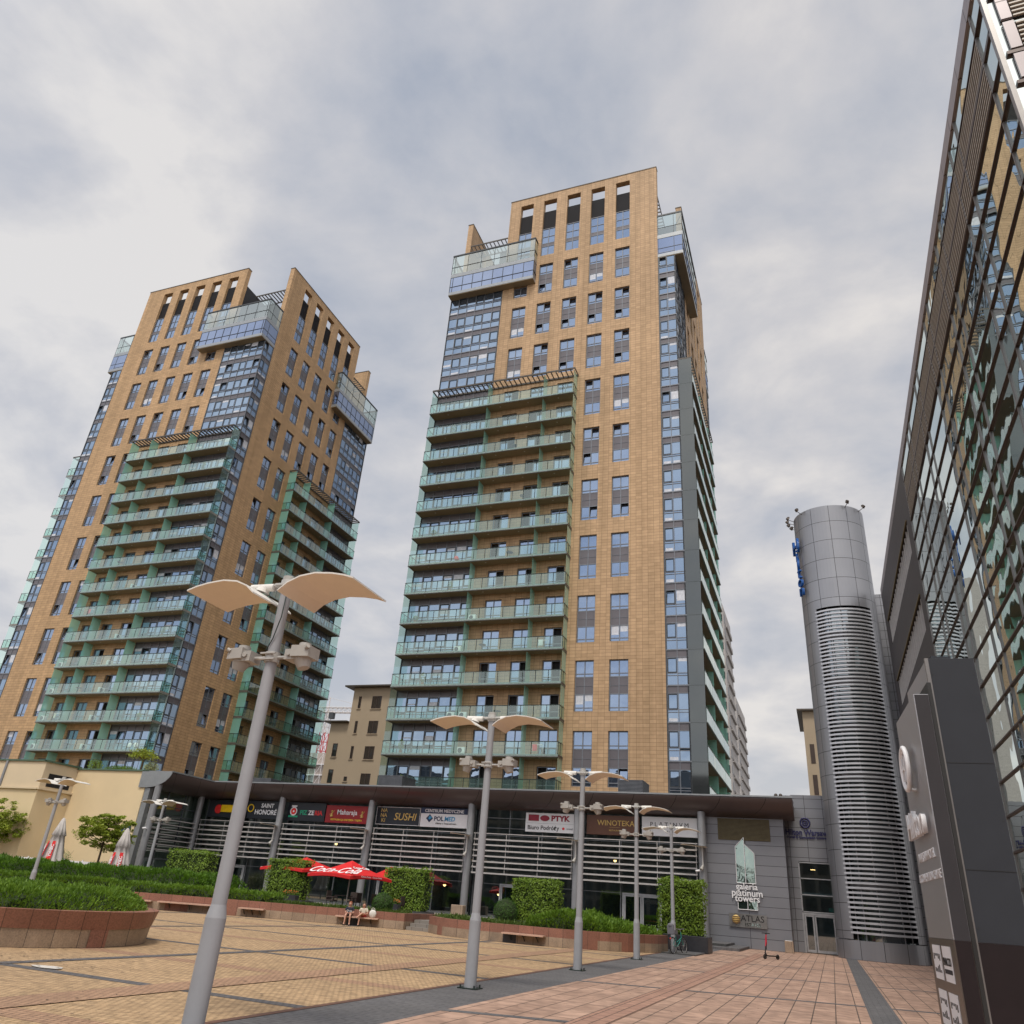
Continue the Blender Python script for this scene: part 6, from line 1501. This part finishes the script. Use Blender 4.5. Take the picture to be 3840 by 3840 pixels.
b=B(); b.box(-.62,-.30,-.15,.15,.78,.84); b.box(-.66,-.60,-.16,.16,.80,1.16); b.ball((-.62,0,1.15),.15,.4,1,.7,12,8); b.box(-.55,-.30,-.18,-.15,.80,.96); b.box(-.55,-.30,.15,.18,.80,.96); mk('child_seat',b,['seatgrey'],T)
b=B(); b.tube((-.70,0,.62),(-.72,0,.62),.035,.035,8); mk('tail_light',b,['redl'],T); b=B(); b.tube((-.1,-.05,.30),(-.1,.05,.30),.02,.02,6); b.tube((-.1,-.06,.30),(0,-.06,.17),.01,.01,5); b.tube((-.1,.06,.30),(-.2,.06,.43),.01,.01,5); b.torus((-.1,-.05,.30),.08,.008,'y',16,4); mk('crank',b,['steel'],T)
T=thing('scooter','black and red electric kick scooter standing alone on the paving','scooter',(-2.93,44.5,0),R(52))
for x in (-.42,.42): b=B(); b.torus((x,0,.11),.085,.028,'y',20,8); b.tube((x,-.025,.11),(x,.025,.11),.05,.05,12); mk('wheel',b,['tyre'],T)
b=B(); b.box(-.28,.40,-.08,.08,.12,.17); b.path([(-.30,0,.15),(-.40,0,.28)],.035,8); mk('deck',b,['black'],T)
b=B(); b.path([(-.40,0,.20),(-.33,0,.55)],.03,10); mk('lower_stem',b,['black'],T)
b=B(); b.path([(-.335,0,.52),(-.25,0,1.04)],.030,10); b.box(-.30,-.26,-.035,.035,.62,.9); mk('stem',b,['scred'],T)
b=B(); b.tube((-.25,-.24,1.10),(-.25,.24,1.10),.017,.017,8); b.path([(-.25,0,1.02),(-.245,0,1.12)],.024,8); b.box(-.52,-.05,-.02,.02,1.09,1.12); mk('handlebar',b,['black'],T)
b=B(); b.path([(-.33,0,.40),(-.26,0,.92)],[.045,.03],8); mk('battery',b,['black'],T); T.children[-1].location.x=.035
b=B(); b.prism([(-.25,-.16),(.25,-.16),(.25,.16),(-.25,.16)],0,.64); T=tag(mk('litter_bin',b,['beige'],None,(-2.6,56.2,0),0,bevel=.02),'small square beige stone litter bin against the grey panelled wall','litter bin'); b=B(); b.box(-.19,.19,-.11,.11,.64,.665); mk('bin_lid',b,['bwhite'],T)
b=B(); b.box(-7.15,-5.0,50.6,56.9,0,.14); b.box(-7.15,-5.9,52.2,56.9,.14,.27); tag(mk('low_step',b,['greypave']),'low dark stone step at the foot of the grey panelled wall','step')
b=B(); b.box(-7.9,-5.9,40.2,45.4,0,.05); tag(mk('kerb_slab',b,['greypave']),'flat grey kerb slab under the bicycle and lamp base','kerb')
# AC units and bits on the balconies
def ac(x,y,z,rz,label):
    T=thing('air_conditioner',label,'air conditioner',(x,y,z),rz,'white air conditioners on the balconies'); b=B(); b.box(-.4,.4,-.15,.15,.08,.68); mk('casing',b,['bwhite'],T,bevel=.02)
    b=B(); b.torus((-.1,-.155,.38),.22,.012,'y',20,4)
    for k in range(6): b.box(-.3,.1,-.165,-.155,.2+.07*k,.21+.07*k)
    b.tube((-.1,-.158,.38),(-.1,-.15,.38),.21,.21,20); mk('fan_grille',b,['dframe'],T)
def bz(n): return 53.6-FL*(13-n)+.24     # n=0: lowest balcony
WORD=['lowest','second','third','fourth','fifth','sixth','seventh','eighth','ninth','tenth']
for n_,x,side in ((1,-31.7,'left'),(2,-31.9,'left'),(2,-33.2,'far left'),(4,-33.2,'middle'),(5,-31.9,'left')):
    ac(x,69.3,bz(n_),random.uniform(-.1,.1),'white unit on the %s balcony up of the middle tower, %s part'%(WORD[n_],side))
for n_ in range(0,8):
    ac(-80.2,69.3,bz(n_),PI/2,'white unit by the green screen, %s balcony up of the left tower front'%WORD[n_])
for n_ in range(1,5):
    ac(-88.2,69.2,bz(n_),.3,'white unit at the left end, %s balcony up of the left tower front'%WORD[n_])
def stool(x,y,z,m_,label):
    T=thing('balcony_chair',label,'chair',(x,y,z),random.uniform(-1,1),'chairs left on balconies'); b=B(); b.ball((0,0,.42),.27,1,1,.25,12,6); mk('seat',b,[m_],T); b=B(); b.ball((0,.24,.66),.26,1,.3,1.1,12,8); mk('backrest',b,[m_],T)
    for sx,sy in((-1,-1),(1,-1),(1,1),(-1,1)): b=B(); b.tube((sx*.2,sy*.2,0),(sx*.14,sy*.14,.4),.02,.02,5); mk('leg',b,[m_],T)
stool(-73.3,69.2,bz(1),'bwhite','round backed white chair on a low balcony of the left tower'); stool(-72.2,69.2,bz(1),'bwhite','second white chair, right of the round backed one on that balcony')
stool(-34.4,69.2,bz(7),'redl','red chair on a middle height balcony of the middle tower')
# small cameras
for x,y,z,l in ((-7.9,56.0,4.2,'small white security camera on the rightmost arcade column'),(-49.2,50.3,4.6,'small white security camera on the arcade corner column')):
    T=thing('security_camera',l,'camera',(x,y,z)); b=B(); b.tube((0,.3,0),(0,0,0),.03,.03,6); mk('bracket',b,['bwhite'],T); b=B(); b.tube((-.12,-.1,0),(.14,-.02,.04),.07,.07,10); mk('camera_body',b,['bwhite'],T)
for x,l in ((-2.75,'left'),(-2.45,'right')):
    T=thing('roof_light',('small dark fitting on the canopy roof end, %s one of two')%l,'roof light',(x,57.5,8.87)); b=B(); b.tube((0,0,0),(0,0,.25),.05,.05,8); mk('stand',b,['dframe'],T); b=B(); b.ball((0,0,.32),.13,1,1,1.2,10,8); mk('lamp_head',b,['floodm'],T)

# ground wear: drain covers, stain and spilt sand by the round planter
MT['iron']=mat('cast_iron',(.06,.055,.05),.6,.3)
def blot(name,cx,cy,rx,ry,m_,seed,z=.016):
    b=B(); n=40; pts=[]
    for i in range(n):
        t=2*PI*i/n; k=1+.35*noise.noise(Vector((math.cos(t)*1.5+seed,math.sin(t)*1.5,seed)))
        pts.append(b.bm.verts.new((cx+rx*k*math.cos(t),cy+ry*k*math.sin(t),z)))
    b.bm.faces.new(pts); o=mk(name,b,[m_],recalc=False); structure(o); return o
blot('spilt_sand',-13.1,12.0,.34,.16,'chalk',1)
rr=random.Random(5); b=B()
for i in range(260):
    x,y=(rr.gauss(-14.3,1.2),rr.gauss(12.6,.9)) if i<150 else (rr.uniform(-15,-8),rr.uniform(8,26)); s=rr.uniform(.015,.05); t=rr.uniform(0,PI)
    b.quad([(x-s*math.cos(t),y-s*math.sin(t),.018),(x+s*.5*math.sin(t),y-s*.5*math.cos(t),.02),(x+s*math.cos(t),y+s*math.sin(t),.018),(x-s*.5*math.sin(t),y+s*.5*math.cos(t),.022)])
for i in range(160):
    x,y=rr.uniform(-6,4),rr.uniform(12,40); s=rr.uniform(.01,.035); t=rr.uniform(0,PI)
    b.quad([(x-s*math.cos(t),y-s*math.sin(t),.010),(x+s*.5*math.sin(t),y-s*.5*math.cos(t),.012),(x+s*math.cos(t),y+s*math.sin(t),.010),(x-s*.5*math.sin(t),y+s*.5*math.cos(t),.014)])
tag(mk('leaf_litter',b,['bark'],recalc=False),'scattered dry leaves and grit on the paving','litter',None,'stuff')

# lived-in balconies: plants, tables, airers
MT['pot']=mat('clay_pot',(.30,.13,.07),.8)
def potted(x,y,z,label,h=.7):
    T=thing('potted_plant',label,'potted plant',(x,y,z),0,'plants on the balconies'); b=B(); b.tube((0,0,0),(0,0,.32),.14,.20,12); mk('pot',b,['pot'],T); b=B()
    for i in range(150): v=rv(); leafq(b,(v.x*.28,v.y*.25,.35+h*.5+v.z*h*.5),v+rv(),.13)
    mk('foliage',b,['hornbeam'],T,recalc=False)
def small_table(x,y,z,label):
    T=thing('balcony_table',label,'table',(x,y,z),0,'small tables on the balconies'); b=B(); b.tube((0,0,.68),(0,0,.72),.38,.38,16); mk('table_top',b,['wicker'],T); b=B(); b.tube((0,0,0),(0,0,.68),.03,.03,6); b.tube((0,0,0),(0,0,.03),.2,.2,10); mk('pedestal',b,['rail'],T)
def airer(x,y,z,m_,label):
    T=thing('clothes_airer',label,'clothes airer',(x,y,z),0,'clothes airers on the balconies'); b=B()
    for s in (-1,1): b.tube((s*.5,-.2,0),(s*.5,.2,.95),.012,.012,5); b.tube((s*.5,.2,0),(s*.5,-.2,.95),.012,.012,5)
    for k in range(5): b.tube((-.5,-.2+.1*k,.95),(.5,-.2+.1*k,.95),.008,.008,4)
    mk('rack',b,['bwhite'],T); b=B(); b.box(-.4,.05,-.21,-.19,.35,.95); mk('cloth',b,[m_],T)
RN=random.Random(3)
ZN=['lowest','second','third','fourth','fifth','sixth','seventh','eighth','ninth','tenth','eleventh','twelfth','thirteenth','top']
for n_ in (0,1,3,5,6,8,10,12): potted(-37.9+RN.uniform(-.8,3.5),69.1,bz(n_),'leafy potted plant on the %s balcony up of the middle tower, glazed part'%ZN[n_],RN.choice((.5,.8,1.0)))
for n_ in (1,2,4,7,9,11): small_table(-28.6+RN.uniform(-2.5,2),69.1,bz(n_),'round dark table on the %s balcony up of the middle tower, brick part'%ZN[n_])
for n_,m_ in ((1,'redl'),(4,'bwhite'),(8,'navycloth')): airer(-24.0,69.2,bz(n_),m_,'clothes airer at the right end of the %s balcony up of the middle tower'%ZN[n_])
for n_ in (0,2,5,7,9,12): potted(-74.0+RN.uniform(-2,2),69.1,bz(n_),'leafy potted plant on the %s balcony up of the left tower, glazed part'%ZN[n_],RN.choice((.5,.8,1.0)))
for n_ in (1,3,6,8,10): small_table(-83.5+RN.uniform(-1,1),69.1,bz(n_),'round dark table on the %s balcony up of the left tower, brick part'%ZN[n_])
for n_,m_ in ((2,'creamcloth'),(6,'redl')): airer(-86.0,69.2,bz(n_),m_,'clothes airer on the %s balcony up of the left tower'%ZN[n_])
